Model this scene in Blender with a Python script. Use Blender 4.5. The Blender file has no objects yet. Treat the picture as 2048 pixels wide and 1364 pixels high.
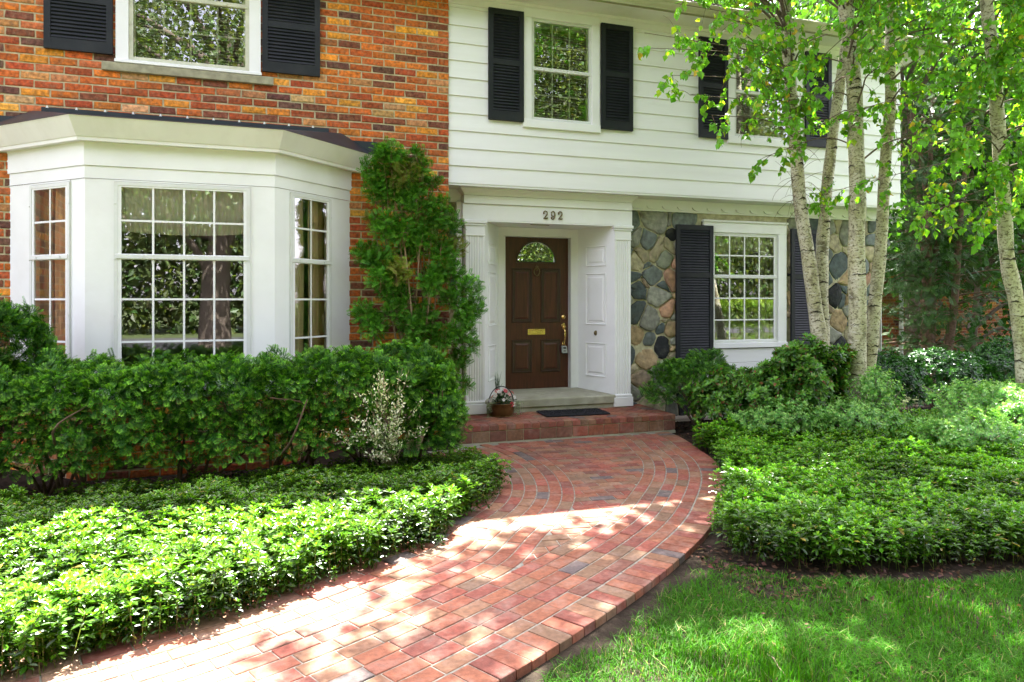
import bpy, math, random
import numpy as np
from mathutils import Vector, Matrix
rng = np.random.default_rng(7); random.seed(7)
R = math.radians
S = bpy.context.scene
COL = S.collection
# ------------------------------------------------------------------ camera, sky, sun, exposure
TH = R(18.534)
cam = bpy.data.objects.new('camera', bpy.data.cameras.new('camera')); COL.objects.link(cam)
cam.location = (-1.901, -8.011, 1.6); cam.rotation_euler = (R(90), 0, -TH)
cam.data.sensor_width = 36; cam.data.lens = 36*1400/2048; cam.data.shift_y = -82/2048
cam.data.clip_start = .05; cam.data.clip_end = 600
S.camera = cam
SUN_DX, SUN_DY = -.20, -.505                 # where the shadow of a 1 m pole falls
SUN_EL = math.atan(1/math.hypot(SUN_DX, SUN_DY))
W = bpy.data.worlds.new('World'); S.world = W; W.use_nodes = True
wn = W.node_tree.nodes; wl = W.node_tree.links
sky = wn.new('ShaderNodeTexSky'); sky.sky_type = 'NISHITA'; sky.sun_disc = False
sky.sun_elevation = SUN_EL; sky.sun_rotation = math.atan2(-SUN_DX, -SUN_DY)
sky.air_density = 1.0; sky.dust_density = 2.5; sky.ozone_density = .6
hs = wn.new('ShaderNodeHueSaturation'); hs.inputs['Saturation'].default_value = .36
tn = wn.new('ShaderNodeMix'); tn.data_type = 'RGBA'; tn.blend_type = 'MULTIPLY'; tn.inputs[0].default_value = 1; tn.inputs[7].default_value = (1.05, .965, 1.05, 1)
wl.new(sky.outputs[0], hs.inputs['Color']); wl.new(hs.outputs[0], tn.inputs[6]); wl.new(tn.outputs[2], wn['Background'].inputs[0])
wn['Background'].inputs[1].default_value = .09
sun = bpy.data.objects.new('sun', bpy.data.lights.new('sun', 'SUN')); COL.objects.link(sun)
sun.data.energy = 4.0; sun.data.angle = R(.53); sun.data.color = (1, .965, .91)
sun.rotation_euler = Vector((SUN_DX, SUN_DY, -1)).to_track_quat('-Z', 'Y').to_euler()
S.view_settings.view_transform = 'Standard'; S.view_settings.look = 'None'
S.view_settings.exposure = 3.75; S.view_settings.gamma = 1
S.cycles.max_bounces = 8; S.cycles.diffuse_bounces = 4; S.cycles.transparent_max_bounces = 12
S.cycles.sample_clamp_indirect = 4

# ------------------------------------------------------------------ helpers
class MB:
    """collects faces, builds ONE mesh object"""
    def __init__(s): s.v = []; s.n = 0; s.g = []
    def add(s, v, f, col=(1, 1, 1), mat=0, smooth=False):
        v = np.asarray(v, float).reshape(-1, 3)
        if isinstance(f, np.ndarray): gs = [f]
        else:
            d = {}
            for q in f: d.setdefault(len(q), []).append(q)
            gs = [np.array(x) for x in d.values()]
        for a in gs:
            c = np.asarray(col, float)
            c = np.broadcast_to(c[:3] if c.ndim == 1 else c, (len(a), 3))
            s.g.append((a + s.n, c, mat, smooth))
        s.v.append(v); s.n += len(v)
    def box(s, x0, x1, y0, y1, z0, z1, col=(1, 1, 1), mat=0, T=None, bev=0):
        if bev:
            v = []; b = bev
            for (z, i) in ((z0, b), (z0+b, 0), (z1-b, 0), (z1, b)):
                v += [(x0+i, y0+i, z), (x1-i, y0+i, z), (x1-i, y1-i, z), (x0+i, y1-i, z)]
            f = [(3, 2, 1, 0), (12, 13, 14, 15)]
            for k in range(3):
                for j in range(4): f.append((k*4+j, k*4+(j+1) % 4, k*4+4+(j+1) % 4, k*4+4+j))
        else:
            v = [(x0, y0, z0), (x1, y0, z0), (x1, y1, z0), (x0, y1, z0), (x0, y0, z1), (x1, y0, z1), (x1, y1, z1), (x0, y1, z1)]
            f = [(3, 2, 1, 0), (4, 5, 6, 7), (0, 1, 5, 4), (1, 2, 6, 5), (2, 3, 7, 6), (3, 0, 4, 7)]
        v = np.array(v, float)
        if T is not None: v = T(v)
        s.add(v, f, col, mat)
    def tube(s, pts, rad, sides=8, col=(1, 1, 1), mat=0, cap=True):
        p = np.asarray(pts, float); n = len(p)
        rad = np.broadcast_to(np.asarray(rad, float), (n,))
        t = np.gradient(p, axis=0); t /= np.linalg.norm(t, axis=1)[:, None]+1e-9
        up = np.array([0, 0, 1.]) if abs(t[:, 2]).mean() < .8 else np.array([1., 0, 0])
        a = np.cross(t, up); a /= np.linalg.norm(a, axis=1)[:, None]+1e-9; b = np.cross(t, a)
        th = np.arange(sides)*2*np.pi/sides
        v = p[:, None] + rad[:, None, None]*(np.cos(th)[None, :, None]*a[:, None] + np.sin(th)[None, :, None]*b[:, None])
        i = np.arange(n-1)[:, None]*sides; j = np.arange(sides)[None]; k = (j+1) % sides
        f = np.stack([i+j, i+sides+j, i+sides+k, i+k], -1).reshape(-1, 4)
        s.add(v.reshape(-1, 3), f, col, mat, True)
        if cap and sides > 3:
            s.add(v[-1], [tuple(range(sides))], col, mat); s.add(v[0], [tuple(range(sides))[::-1]], col, mat)
    def lathe(s, c, prof, seg=28, col=(1, 1, 1), mat=0, axis='z'):
        th = np.arange(seg)*2*np.pi/seg
        v = []
        for (r_, h) in prof:
            for a in th: v.append((r_*math.cos(a), r_*math.sin(a), h) if axis == 'z' else (r_*math.cos(a), -h, r_*math.sin(a)))
        v = np.array(v)+np.array(c); n = len(prof)
        f = [(i*seg+j, i*seg+(j+1) % seg, (i+1)*seg+(j+1) % seg, (i+1)*seg+j) for i in range(n-1) for j in range(seg)]
        s.add(v, f, col, mat, True)
    def prism(s, poly, z0, z1, bev=.003, col=(1, 1, 1), mat=0, T=None):
        """2D polygon (ccw) extruded z0..z1, chamfered top"""
        p = np.asarray(poly, float); n = len(p)
        if n < 3: return
        c = p.mean(0); d = np.linalg.norm(p-c, axis=1)[:, None]+1e-9
        q = c+(p-c)*np.maximum(0, 1-bev*1.4/d)
        v = np.concatenate([np.c_[p, np.full(n, z0)], np.c_[p, np.full(n, z1-bev)], np.c_[q, np.full(n, z1)]])
        f = [tuple(range(2*n, 3*n))]
        for k in range(2):
            for j in range(n): f.append((k*n+j, k*n+(j+1) % n, k*n+n+(j+1) % n, k*n+n+j))
        if T is not None: v = T(v)
        s.add(v, f, col, mat)
    def build(s, name, mats, parent=None, loc=None):
        v = np.concatenate(s.v) if s.v else np.zeros((0, 3))
        o_ = org(parent) if parent is not None else np.array(loc if loc is not None else (0, 0, 0), float)
        v = v - o_
        me = bpy.data.meshes.new(name)
        me.vertices.add(len(v)); me.vertices.foreach_set('co', v.astype(np.float32).ravel())
        nl = sum(g[0].size for g in s.g); nf = sum(len(g[0]) for g in s.g)
        me.loops.add(nl); me.polygons.add(nf)
        me.loops.foreach_set('vertex_index', np.concatenate([g[0].ravel() for g in s.g]).astype(np.int32))
        tot = np.concatenate([np.full(len(g[0]), g[0].shape[1]) for g in s.g])
        me.polygons.foreach_set('loop_start', np.concatenate([[0], np.cumsum(tot)[:-1]]).astype(np.int32))
        me.polygons.foreach_set('material_index', np.concatenate([np.full(len(g[0]), g[2]) for g in s.g]).astype(np.int32))
        me.polygons.foreach_set('use_smooth', np.concatenate([np.full(len(g[0]), g[3]) for g in s.g]).astype(bool))
        at = me.attributes.new('Col', 'FLOAT_COLOR', 'FACE')
        cc = np.concatenate([g[1] for g in s.g]); at.data.foreach_set('color', np.c_[cc, np.ones(len(cc))].astype(np.float32).ravel())
        for m in (mats if isinstance(mats, (list, tuple)) else [mats]): me.materials.append(m)
        me.update(calc_edges=True); me.validate()
        o = bpy.data.objects.new(name, me); COL.objects.link(o)
        if parent is not None: o.parent = parent
        else: o.location = o_
        return o
def org(o):
    p = np.zeros(3)
    while o is not None: p = p+np.array(o.location); o = o.parent
    return p
def thing(name, loc, label=None, cat=None, group=None):
    o = bpy.data.objects.new(name, None); COL.objects.link(o); o.location = loc; o.empty_display_size = .1
    tag(o, label, cat, group); return o
def tag(o, label=None, cat=None, group=None, kind=None):
    if label: o['label'] = label
    if cat: o['category'] = cat
    if group: o['group'] = group
    if kind: o['kind'] = kind
    return o
def frame(a, b):
    """local (u along a->b, w outward, z) -> world"""
    a = np.array(a, float); b = np.array(b, float); d = (b-a)/np.linalg.norm(b-a); n = np.array([d[1], -d[0]])
    return lambda v: np.c_[a[0]+v[:, 0]*d[0]+v[:, 1]*n[0], a[1]+v[:, 0]*d[1]+v[:, 1]*n[1], v[:, 2]]
def facade(Y):   # u = world X, w outward = -Y
    return lambda v: np.c_[v[:, 0], Y-v[:, 1], v[:, 2]]
def holes_cells(x0, x1, z0, z1, holes):
    xs = sorted({x0, x1, *[min(max(h[k], x0), x1) for h in holes for k in (0, 1)]})
    zs = sorted({z0, z1, *[min(max(h[k], z0), z1) for h in holes for k in (2, 3)]})
    for zi in range(len(zs)-1):
        run = None
        for xi in range(len(xs)-1):
            cx, cz = (xs[xi]+xs[xi+1])/2, (zs[zi]+zs[zi+1])/2
            hit = any(h[0] < cx < h[1] and h[2] < cz < h[3] for h in holes)
            if hit:
                if run: yield (*run, zs[zi], zs[zi+1]); run = None
            else: run = (run[0], xs[xi+1]) if run else (xs[xi], xs[xi+1])
        if run: yield (*run, zs[zi], zs[zi+1])
def runs(x0, x1, z, holes):
    cuts = [(h[0], h[1]) for h in holes if h[2] < z < h[3]]
    seg = [(x0, x1)]
    for a, b in cuts:
        n = []
        for p, q in seg:
            if b <= p or a >= q: n.append((p, q)); continue
            if a > p: n.append((p, a))
            if b < q: n.append((b, q))
        seg = n
    return seg
def spline(pts, n=12):
    p = np.asarray(pts, float); p = np.vstack([2*p[0]-p[1], p, 2*p[-1]-p[-2]]); out = []
    for i in range(1, len(p)-2):
        for t in np.arange(n)/n:
            a, b, c, d = p[i-1:i+3]
            out.append(.5*(2*b+(c-a)*t+(2*a-5*b+4*c-d)*t*t+(3*b-a-3*c+d)*t**3))
    out.append(p[-2]); return np.array(out)
def inside(pts, poly):
    x, y = pts[:, 0], pts[:, 1]; r = np.zeros(len(x), bool); n = len(poly)
    for i in range(n):
        (x1, y1), (x2, y2) = poly[i], poly[(i+1) % n]
        c = (y1 > y) != (y2 > y)
        r ^= c & (x < (x2-x1)*(y-y1)/((y2-y1) if y2 != y1 else 1e-9)+x1)
    return r
def vnoise(p, s, seed=0):
    """cheap smooth noise -1..1 at points"""
    g = np.random.default_rng(seed); o = np.zeros(len(p))
    for k in range(6):
        d = g.normal(size=p.shape[1]); d /= np.linalg.norm(d); o += np.sin(p@d*s*(1+.35*k)+g.uniform(0, 6.28))
    return o/3.0

# ------------------------------------------------------------------ materials
def nodemat(name):
    m = bpy.data.materials.new(name); m.use_nodes = True
    return m, m.node_tree.nodes, m.node_tree.links, m.node_tree.nodes['Principled BSDF']
def surf(name, col=None, rough=.6, spec=.4, metal=0, nscale=8, namp=.15, bump=0, bscale=60, scale=(1, 1, 1), attr=False, detail=4, coat=0, dirt=None, dscale=2.0, damp=.5):
    """colour (attribute and/or constant) varied by noise, bump, soft dirt patches"""
    m, N, L, P = nodemat(name)
    tc = N.new('ShaderNodeTexCoord'); mp = N.new('ShaderNodeMapping'); mp.inputs['Scale'].default_value = scale
    L.new(tc.outputs['Object'], mp.inputs[0])
    nz = N.new('ShaderNodeTexNoise'); nz.inputs['Scale'].default_value = nscale; nz.inputs['Detail'].default_value = detail
    L.new(mp.outputs[0], nz.inputs[0])
    mr = N.new('ShaderNodeMapRange'); mr.inputs[1].default_value = .3; mr.inputs[2].default_value = .7; mr.inputs[3].default_value = 1-namp; mr.inputs[4].default_value = 1+namp
    L.new(nz.outputs[0], mr.inputs[0])
    mx = N.new('ShaderNodeMix'); mx.data_type = 'RGBA'; mx.blend_type = 'MULTIPLY'; mx.inputs[0].default_value = 1
    if attr:
        at = N.new('ShaderNodeAttribute'); at.attribute_name = 'Col'; src = at.outputs[0]
        if col:
            m2 = N.new('ShaderNodeMix'); m2.data_type = 'RGBA'; m2.blend_type = 'MULTIPLY'; m2.inputs[0].default_value = 1
            L.new(src, m2.inputs[6]); m2.inputs[7].default_value = (*col, 1); src = m2.outputs[2]
        L.new(src, mx.inputs[6])
    else: mx.inputs[6].default_value = (*col, 1)
    L.new(mr.outputs[0], mx.inputs[7]); out = mx.outputs[2]
    if dirt:
        n2 = N.new('ShaderNodeTexNoise'); n2.inputs['Scale'].default_value = dscale; n2.inputs['Detail'].default_value = 8; n2.inputs['Roughness'].default_value = .7
        L.new(mp.outputs[0], n2.inputs[0])
        r2 = N.new('ShaderNodeMapRange'); r2.inputs[1].default_value = .48; r2.inputs[2].default_value = .72; r2.inputs[4].default_value = damp; L.new(n2.outputs[0], r2.inputs[0])
        m3 = N.new('ShaderNodeMix'); m3.data_type = 'RGBA'; L.new(r2.outputs[0], m3.inputs[0]); L.new(out, m3.inputs[6]); m3.inputs[7].default_value = (*dirt, 1); out = m3.outputs[2]
    L.new(out, P.inputs['Base Color'])
    P.inputs['Roughness'].default_value = rough; P.inputs['Specular IOR Level'].default_value = spec; P.inputs['Metallic'].default_value = metal
    if coat: P.inputs['Coat Weight'].default_value = coat; P.inputs['Coat Roughness'].default_value = .15
    if bump:
        nb = N.new('ShaderNodeTexNoise'); nb.inputs['Scale'].default_value = bscale; nb.inputs['Detail'].default_value = 6; L.new(mp.outputs[0], nb.inputs[0])
        bp = N.new('ShaderNodeBump'); bp.inputs['Strength'].default_value = bump; bp.inputs['Distance'].default_value = .01
        L.new(nb.outputs[0], bp.inputs['Height']); L.new(bp.outputs[0], P.inputs['Normal'])
    return m
def leafmat(name, rough=.42, spec=.45, trans=.4, tint=(1.25, 1.35, .55)):
    m, N, L, P = nodemat(name)
    at = N.new('ShaderNodeAttribute'); at.attribute_name = 'Col'
    L.new(at.outputs[0], P.inputs['Base Color']); P.inputs['Roughness'].default_value = rough; P.inputs['Specular IOR Level'].default_value = spec
    tr = N.new('ShaderNodeBsdfTranslucent'); mx = N.new('ShaderNodeMix'); mx.data_type = 'RGBA'; mx.blend_type = 'MULTIPLY'; mx.inputs[0].default_value = 1
    L.new(at.outputs[0], mx.inputs[6]); mx.inputs[7].default_value = (*tint, 1); mx.clamp_result = False
    L.new(mx.outputs[2], tr.inputs[0])
    ms = N.new('ShaderNodeMixShader'); ms.inputs[0].default_value = trans
    L.new(P.outputs[0], ms.inputs[1]); L.new(tr.outputs[0], ms.inputs[2]); L.new(ms.outputs[0], N['Material Output'].inputs[0])
    return m
M = {}
M['brick'] = surf('clay_brick', attr=True, rough=.85, spec=.25, nscale=30, namp=.48, bump=.5, bscale=120, dirt=(.30, .215, .13), dscale=22, damp=.5)
M['mortar'] = surf('mortar', (.46, .40, .25), rough=.95, spec=.1, nscale=20, namp=.25, bump=.5, bscale=150)
M['white'] = surf('white_paint', (.79, .80, .80), rough=.45, nscale=2.2, namp=.04, bump=.04, bscale=25, dirt=(.66, .66, .62), dscale=1.3, damp=.4)
M['white2'] = surf('white_aluminium', (.66, .68, .66), rough=.4, nscale=3, namp=.05, dirt=(.5, .48, .38), dscale=6, damp=.4)
M['siding'] = surf('white_clapboard', (.79, .80, .795), rough=.5, nscale=1.5, namp=.05, bump=.05, bscale=14, scale=(.25, 1, 3), dirt=(.70, .695, .66), dscale=1.1, damp=.5)
M['beige'] = surf('cream_cornice_metal', (.78, .77, .75), rough=.5, nscale=2, namp=.05, dirt=(.62, .60, .54), dscale=2.4, damp=.45, scale=(1, 1, .4))
M['moss'] = surf('mossy_cream_gutter', (.52, .51, .36), rough=.6, nscale=3, namp=.1, dirt=(.22, .22, .08), dscale=3, damp=.7)
M['sash'] = surf('weathered_cream_sash', (.55, .56, .44), rough=.55, nscale=9, namp=.12, dirt=(.35, .34, .22), dscale=5, damp=.5)
M['shut'] = surf('charcoal_shutter_paint', (.011, .0135, .0165), rough=.5, spec=.28, nscale=5, namp=.2, bump=.05, bscale=40, dirt=(.032, .034, .034), dscale=4, damp=.5)
M['flash'] = surf('dark_metal_flashing', (.02, .026, .034), rough=.45, nscale=6, namp=.25)
M['shing'] = surf('brown_shingle', (.07, .05, .042), rough=.95, nscale=30, namp=.4, bump=.8, bscale=60, attr=True)
M['door'] = surf('stained_mahogany', (.066, .018, .010), rough=.36, spec=.4, nscale=3, namp=.35, scale=(16, 16, 1.2), bump=.03, bscale=6, coat=.12)
M['doordk'] = surf('dark_stain', (.035, .013, .009), rough=.35, nscale=3, namp=.25, scale=(14, 14, 1.2), coat=.3)
M['brass'] = surf('polished_brass', (.72, .50, .17), rough=.22, metal=1, nscale=8, namp=.1)
M['antique'] = surf('antique_brass', (.16, .12, .06), rough=.38, metal=.8, nscale=20, namp=.3)
M['copper'] = surf('aged_copper_pot', (.15, .088, .036), rough=.42, metal=.75, nscale=9, namp=.45, bump=.1, bscale=14)
M['black'] = surf('black_iron', (.015, .015, .016), rough=.5, nscale=10, namp=.2)
M['rubber'] = surf('black_doormat', (.012, .012, .016), rough=.95, nscale=60, namp=.4, bump=1, bscale=220)
M['concrete'] = surf('old_concrete', (.34, .33, .25), rough=.9, nscale=12, namp=.2, bump=.3, bscale=90, dirt=(.16, .16, .09), dscale=3, damp=.7)
M['stone'] = surf('fieldstone', attr=True, rough=.8, spec=.3, nscale=14, namp=.38, bump=.7, bscale=35, dirt=(.16, .16, .13), dscale=9, damp=.35)
M['smortar'] = surf('stone_mortar', (.44, .41, .27), rough=.95, nscale=14, namp=.25, bump=.6, bscale=60, dirt=(.18, .18, .09), dscale=3, damp=.5)
M['limestone'] = surf('limestone_sill', (.30, .285, .19), rough=.9, nscale=14, namp=.25, bump=.4, bscale=70)
M['paver'] = surf('brick_paver', attr=True, rough=.8, spec=.35, nscale=34, namp=.26, bump=.5, bscale=160, dirt=(.38, .285, .225), dscale=7, damp=.42)
M['sand'] = surf('joint_sand', (.24, .23, .185), rough=1, spec=.1, nscale=30, namp=.4)
M['soil'] = surf('dark_soil', (.03, .023, .016), rough=1, spec=.1, nscale=9, namp=.5, bump=1, bscale=50, detail=8)
M['mulch'] = surf('leaf_mulch', attr=True, rough=.95, spec=.1, nscale=20, namp=.3)
M['turf'] = surf('lawn_soil', (.05, .065, .024), rough=1, spec=.1, nscale=5, namp=.5, bump=1, bscale=40, detail=8)
M['leaf'] = leafmat('broad_leaf', rough=.27, spec=.42, trans=.30)
M['yew'] = leafmat('yew_needles', rough=.5, spec=.22, trans=.22)
M['birchleaf'] = leafmat('birch_leaf', rough=.42, spec=.35, trans=.5, tint=(1.35, 1.3, .5))
M['grass'] = leafmat('grass_blade', rough=.55, spec=.12, trans=.4)
M['petal'] = leafmat('silk_petal', rough=.6, spec=.2, trans=.3, tint=(1, 1, 1))
M['twig'] = surf('twig_bark', attr=True, rough=.9, spec=.15, nscale=25, namp=.35, bump=.5, bscale=60)
M['curtain'] = leafmat('tan_curtain', rough=.9, spec=.05, trans=.12, tint=(1, .95, .8))
M['sheer'] = leafmat('sheer_valance', rough=.9, spec=.05, trans=.12, tint=(1, 1, 1))
M['blind'] = surf('cream_blind', (.62, .58, .47), rough=.6, nscale=2, namp=.05)
M['room'] = surf('room_plaster', (.42, .36, .28), rough=.9, nscale=1, namp=.1)
M['asphalt'] = surf('asphalt', (.05, .05, .052), rough=.95, nscale=30, namp=.3)
def glass(name, base=.1, tintc=(.97, .98, .98)):
    m, N, L, P = nodemat(name); N.remove(P)
    g = N.new('ShaderNodeBsdfGlossy'); g.inputs['Roughness'].default_value = 0; g.inputs[0].default_value = (.95, .97, 1, 1)
    t = N.new('ShaderNodeBsdfTransparent'); t.inputs[0].default_value = (*tintc, 1)
    lw = N.new('ShaderNodeFresnel'); lw.inputs[0].default_value = 1.5
    ad = N.new('ShaderNodeMath'); ad.operation = 'ADD'; ad.inputs[1].default_value = base; ad.use_clamp = True
    tc = N.new('ShaderNodeTexCoord'); nz = N.new('ShaderNodeTexNoise'); nz.inputs['Scale'].default_value = 2.2; nz.inputs['Detail'].default_value = 1
    bp = N.new('ShaderNodeBump'); bp.inputs['Strength'].default_value = .012; bp.inputs['Distance'].default_value = .02
    L.new(tc.outputs['Object'], nz.inputs[0]); L.new(nz.outputs[0], bp.inputs['Height'])
    ms = N.new('ShaderNodeMixShader'); L.new(lw.outputs[0], ad.inputs[0]); L.new(ad.outputs[0], ms.inputs[0])
    L.new(t.outputs[0], ms.inputs[1]); L.new(g.outputs[0], ms.inputs[2]); L.new(ms.outputs[0], N['Material Output'].inputs[0])
    return m
M['glass'] = glass('window_glass', .17)
M['fanglass'] = glass('bevelled_glass', .5, (.3, .3, .3))
def barkmat():
    m, N, L, P = nodemat('birch_bark')
    tc = N.new('ShaderNodeTexCoord')
    def noise(sc, scale, det=4):
        mp = N.new('ShaderNodeMapping'); mp.inputs['Scale'].default_value = sc; L.new(tc.outputs['Object'], mp.inputs[0])
        n = N.new('ShaderNodeTexNoise'); n.inputs['Scale'].default_value = scale; n.inputs['Detail'].default_value = det; n.inputs['Roughness'].default_value = .65; L.new(mp.outputs[0], n.inputs[0]); return n.outputs[0]
    def rmp(src, a, b):
        r = N.new('ShaderNodeMapRange'); r.inputs[1].default_value = a; r.inputs[2].default_value = b; L.new(src, r.inputs[0]); return r.outputs[0]
    def mix(f, a, b):
        x = N.new('ShaderNodeMix'); x.data_type = 'RGBA'; L.new(f, x.inputs[0])
        for s_, i in ((a, 6), (b, 7)):
            if isinstance(s_, tuple): x.inputs[i].default_value = (*s_, 1)
            else: L.new(s_, x.inputs[i])
        return x.outputs[2]
    c = mix(rmp(noise((1, 1, .5), 5), .35, .65), (.64, .60, .46), (.42, .40, .22))
    c = mix(rmp(noise((1, 1, 1.4), 34), .5, .62), c, (.15, .13, .065))
    c = mix(rmp(noise((1, 1, .8), 7, 6), .53, .66), c, (.17, .15, .09))
    c = mix(rmp(noise((1, 1, 6), 9, 3), .60, .66), c, (.62, .60, .50))
    c = mix(rmp(noise((1, 1, 9), 10, 5), .64, .70), c, (.05, .045, .035))
    at = N.new('ShaderNodeAttribute'); at.attribute_name = 'Col'
    x = N.new('ShaderNodeMix'); x.data_type = 'RGBA'; x.blend_type = 'MULTIPLY'; x.inputs[0].default_value = 1; L.new(c, x.inputs[6]); L.new(at.outputs[0], x.inputs[7])
    L.new(x.outputs[2], P.inputs['Base Color']); P.inputs['Roughness'].default_value = .75; P.inputs['Specular IOR Level'].default_value = .25
    bp = N.new('ShaderNodeBump'); bp.inputs['Strength'].default_value = .6; bp.inputs['Distance'].default_value = .012
    L.new(noise((1, 1, 2.5), 24, 5), bp.inputs['Height']); L.new(bp.outputs[0], P.inputs['Normal'])
    return m
M['birchbark'] = barkmat()
# ------------------------------------------------------------------ house
house = thing('house', (0, 0, 0), 'two-storey house front in orange brick, white clapboard and fieldstone with black shutters', 'house')
YS, YT = .03, .37           # siding plane, fieldstone plane
BRICKS = np.array([(.46, .105, .022), (.54, .15, .024), (.36, .07, .022), (.66, .25, .030), (.70, .32, .05), (.19, .06, .032), (.12, .05, .036), (.46, .20, .075), (.54, .30, .13), (.40, .12, .04)])
BW = np.array([.2, .15, .16, .09, .04, .13, .07, .06, .03, .07])
def brick_col():
    c = BRICKS[rng.choice(len(BRICKS), p=BW)]
    return np.clip(c*rng.uniform(.8, 1.2)*(1+rng.normal(0, .05, 3)), .01, .8)
def brick_face(mb, T, x0, x1, z0, z1, w=.007, col=None, j=.006):
    b = .007; o = rng.normal(0, .0015)
    e = rng.normal(0, j*.6, (4, 2))
    back = np.array([(x0, 0, z0), (x1, 0, z0), (x1, 0, z1), (x0, 0, z1)])
    f = np.array([(x0+b, w+o, z0+b), (x1-b, w+o, z0+b), (x1-b, w+o, z1-b), (x0+b, w+o, z1-b)])
    mid = back.copy(); mid[:, 1] = (w+o)*.6; mid[:, [0, 2]] += e
    f[:, [0, 2]] += e
    v = np.concatenate([back, mid, f]); fs = [(8, 9, 10, 11)]
    for k in (0, 4):
        for i in range(4): fs.append((k+i, k+(i+1) % 4, k+4+(i+1) % 4, k+4+i))
    mb.add(T(v), fs, brick_col() if col is None else col, 0)
def brick_wall(mb, T, x0, x1, z0, z1, holes, L=.252, H=.0818, g=.0165, xend=None):
    n = int(round((z1-z0)/H))
    for i in range(n):
        a = z0+i*H; zc = a+H/2
        for (p, q) in runs(x0, x1, zc, holes):
            mb.box(p, q, -.1, 0, a, a+H, mat=1, T=T)
            x = x1 - (L*.5 if i % 2 else 0) + rng.normal(0, .004)
            cuts = []
            if i % 2: cuts.append((x1-L*.5, x1))
            while x > x0: cuts.append((x-L, x)); x -= L
            for (s, e) in cuts:
                s, e = max(s, p), min(e, q)
                if e-s < .03: continue
                brick_face(mb, T, s+g/2, e-g/2+(g/2 if e == x1 else 0), a+g/2, a+H-g/2)
mb = MB(); bwh = [(-4.25, -1.25, .2, 2.85), (-3.33, -2.19, 4.03, 5.05)]
ZB = 5.16
brick_wall(mb, facade(0), -7.2, 0, 0, ZB-.09, bwh)
# soldier course under the eave
x = 0.
while x > -7.2:
    brick_face(mb, facade(0), x-.078, x-.004, ZB-.085, ZB+.09); x -= .082
mb.box(-7.2, 0, -.1, 0, ZB-.09, ZB+.1, mat=1, T=facade(0))
# return of the brick corner back to the stone wall
TR = lambda v: np.c_[v[:, 1]*1.0, v[:, 0], v[:, 2]]
for i in range(int(ZB/.0818)):
    brick_face(mb, TR, .012, .012+.12+.12*(i % 2), i*.0818+.005, i*.0818+.077, w=.004)
    mb.box(-.1, -.002, .1, .45, i*.0818, (i+1)*.0818, mat=1)
o = mb.build('brick_wall', [M['brick'], M['mortar']], house)
# ---- clapboard siding
SX1 = 6.88; ZS0 = 2.98; EXP = .2067
sh = [(1.04, 1.84, 3.80, 5.04), (3.96, 4.98, 3.82, 5.04)]
mb = MB()
for i in range(11):
    a = ZS0+i*EXP; b = min(a+EXP, 5.16)
    if b-a < .02: break
    for (p, q) in runs(.0, SX1, (a+b)/2, sh):
        v = np.array([(p, YS-.020, a), (q, YS-.020, a), (q, YS-.004, b), (p, YS-.004, b), (p, YS+.012, a), (q, YS+.012, a), (q, YS+.01, b), (p, YS+.01, b)])
        mb.add(v, [(0, 1, 2, 3), (4, 5, 1, 0), (1, 5, 6, 2), (4, 0, 3, 7)])
        # board lap at the right gable corner
        if q == SX1: mb.add([(q, YS-.02, a), (q+.022, YS+.012, a), (q+.004, YS+.012, b), (q, YS-.004, b), (q+.022, 6, a), (q+.004, 6, b)], [(0, 1, 2, 3), (1, 4, 5, 2)])
siding = mb.build('clapboard_siding', [M['siding']], house)
# ---- structure behind: walls, floors (upper storey overhangs the stone wall)
mb = MB()
for c in holes_cells(0, SX1, 2.98, 5.2, sh): mb.box(c[0], c[1], YS+.014, YS+.12, c[2], c[3])

mb.box(-7.2, SX1, .45, 7.9, 2.74, 2.95)                               # upper floor slab
mb.box(-7.2, 0, .11, .44, 2.90, 3.0)
mb.box(-7.2, SX1, 4.0, 4.1, .02, 5.2); mb.box(-7.2, -7.1, .1, 4, .02, 5.2); mb.box(SX1-.1, SX1-.002, .12, 8, 2.99, 5.2)
mb.box(SX1-.12, SX1-.004, .52, 8, 0, 2.74); mb.box(-.12, -.1, .42, 4, .02, 5.2); mb.box(2.9, 3.0, .6, 4, .02, 2.74)
mb.box(-7.2, SX1, 8, 8.1, 0, 5.2); mb.box(-7.2, SX1, .12, 7.9, -.02, .015); mb.box(-7.2, SX1, .12, 7.9, 5.2, 5.24)
o = mb.build('inner_wall', [M['room']], house)
mb = MB(); mb.box(.0, SX1, YS-.012, YT+.4, 2.955, 2.979); mb.build('overhang_soffit', [M['white']], house)
mb = MB(); mb.box(SX1-.0, SX1+.01, YT, 8, 0, 2.96); o = mb.build('gable_wall', [M['siding']], house)
# ---- roof, eave
mb = MB(); ex0, ex1 = -7.6, 7.22; pitch = math.tan(R(27)); YE = -.33
n = 0
yy = YE-.03
while yy < 4.1:
    z = 5.315+(yy-YE)*pitch; c = .155
    for xx in np.arange(ex0, ex1, .3):
        k = rng.uniform(.65, 1.3); j = rng.uniform(0, .008)
        x1_ = min(xx+.297, ex1)
        mb.add([(xx, yy, z+.012+j), (x1_, yy, z+.012+j), (x1_, yy+c, z+c*pitch+.004), (xx, yy+c, z+c*pitch+.004), (xx, yy, z-.004), (x1_, yy, z-.004)], [(0, 1, 2, 3), (4, 5, 1, 0)], (k, k, k))
    yy += c-.008
mb.add([(ex0, YE, 5.30), (ex1, YE, 5.30), (ex1, 4.1, 5.30+(4.1-YE)*pitch), (ex0, 4.1, 5.30+(4.1-YE)*pitch), (ex0, 8.5, 5.30), (ex1, 8.5, 5.30)], [(0, 1, 2, 3), (3, 2, 5, 4), (1, 5, 2)])
roof = mb.build('roof', [M['shing']], house)
mb = MB()      # K-profile gutter along the eave
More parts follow.
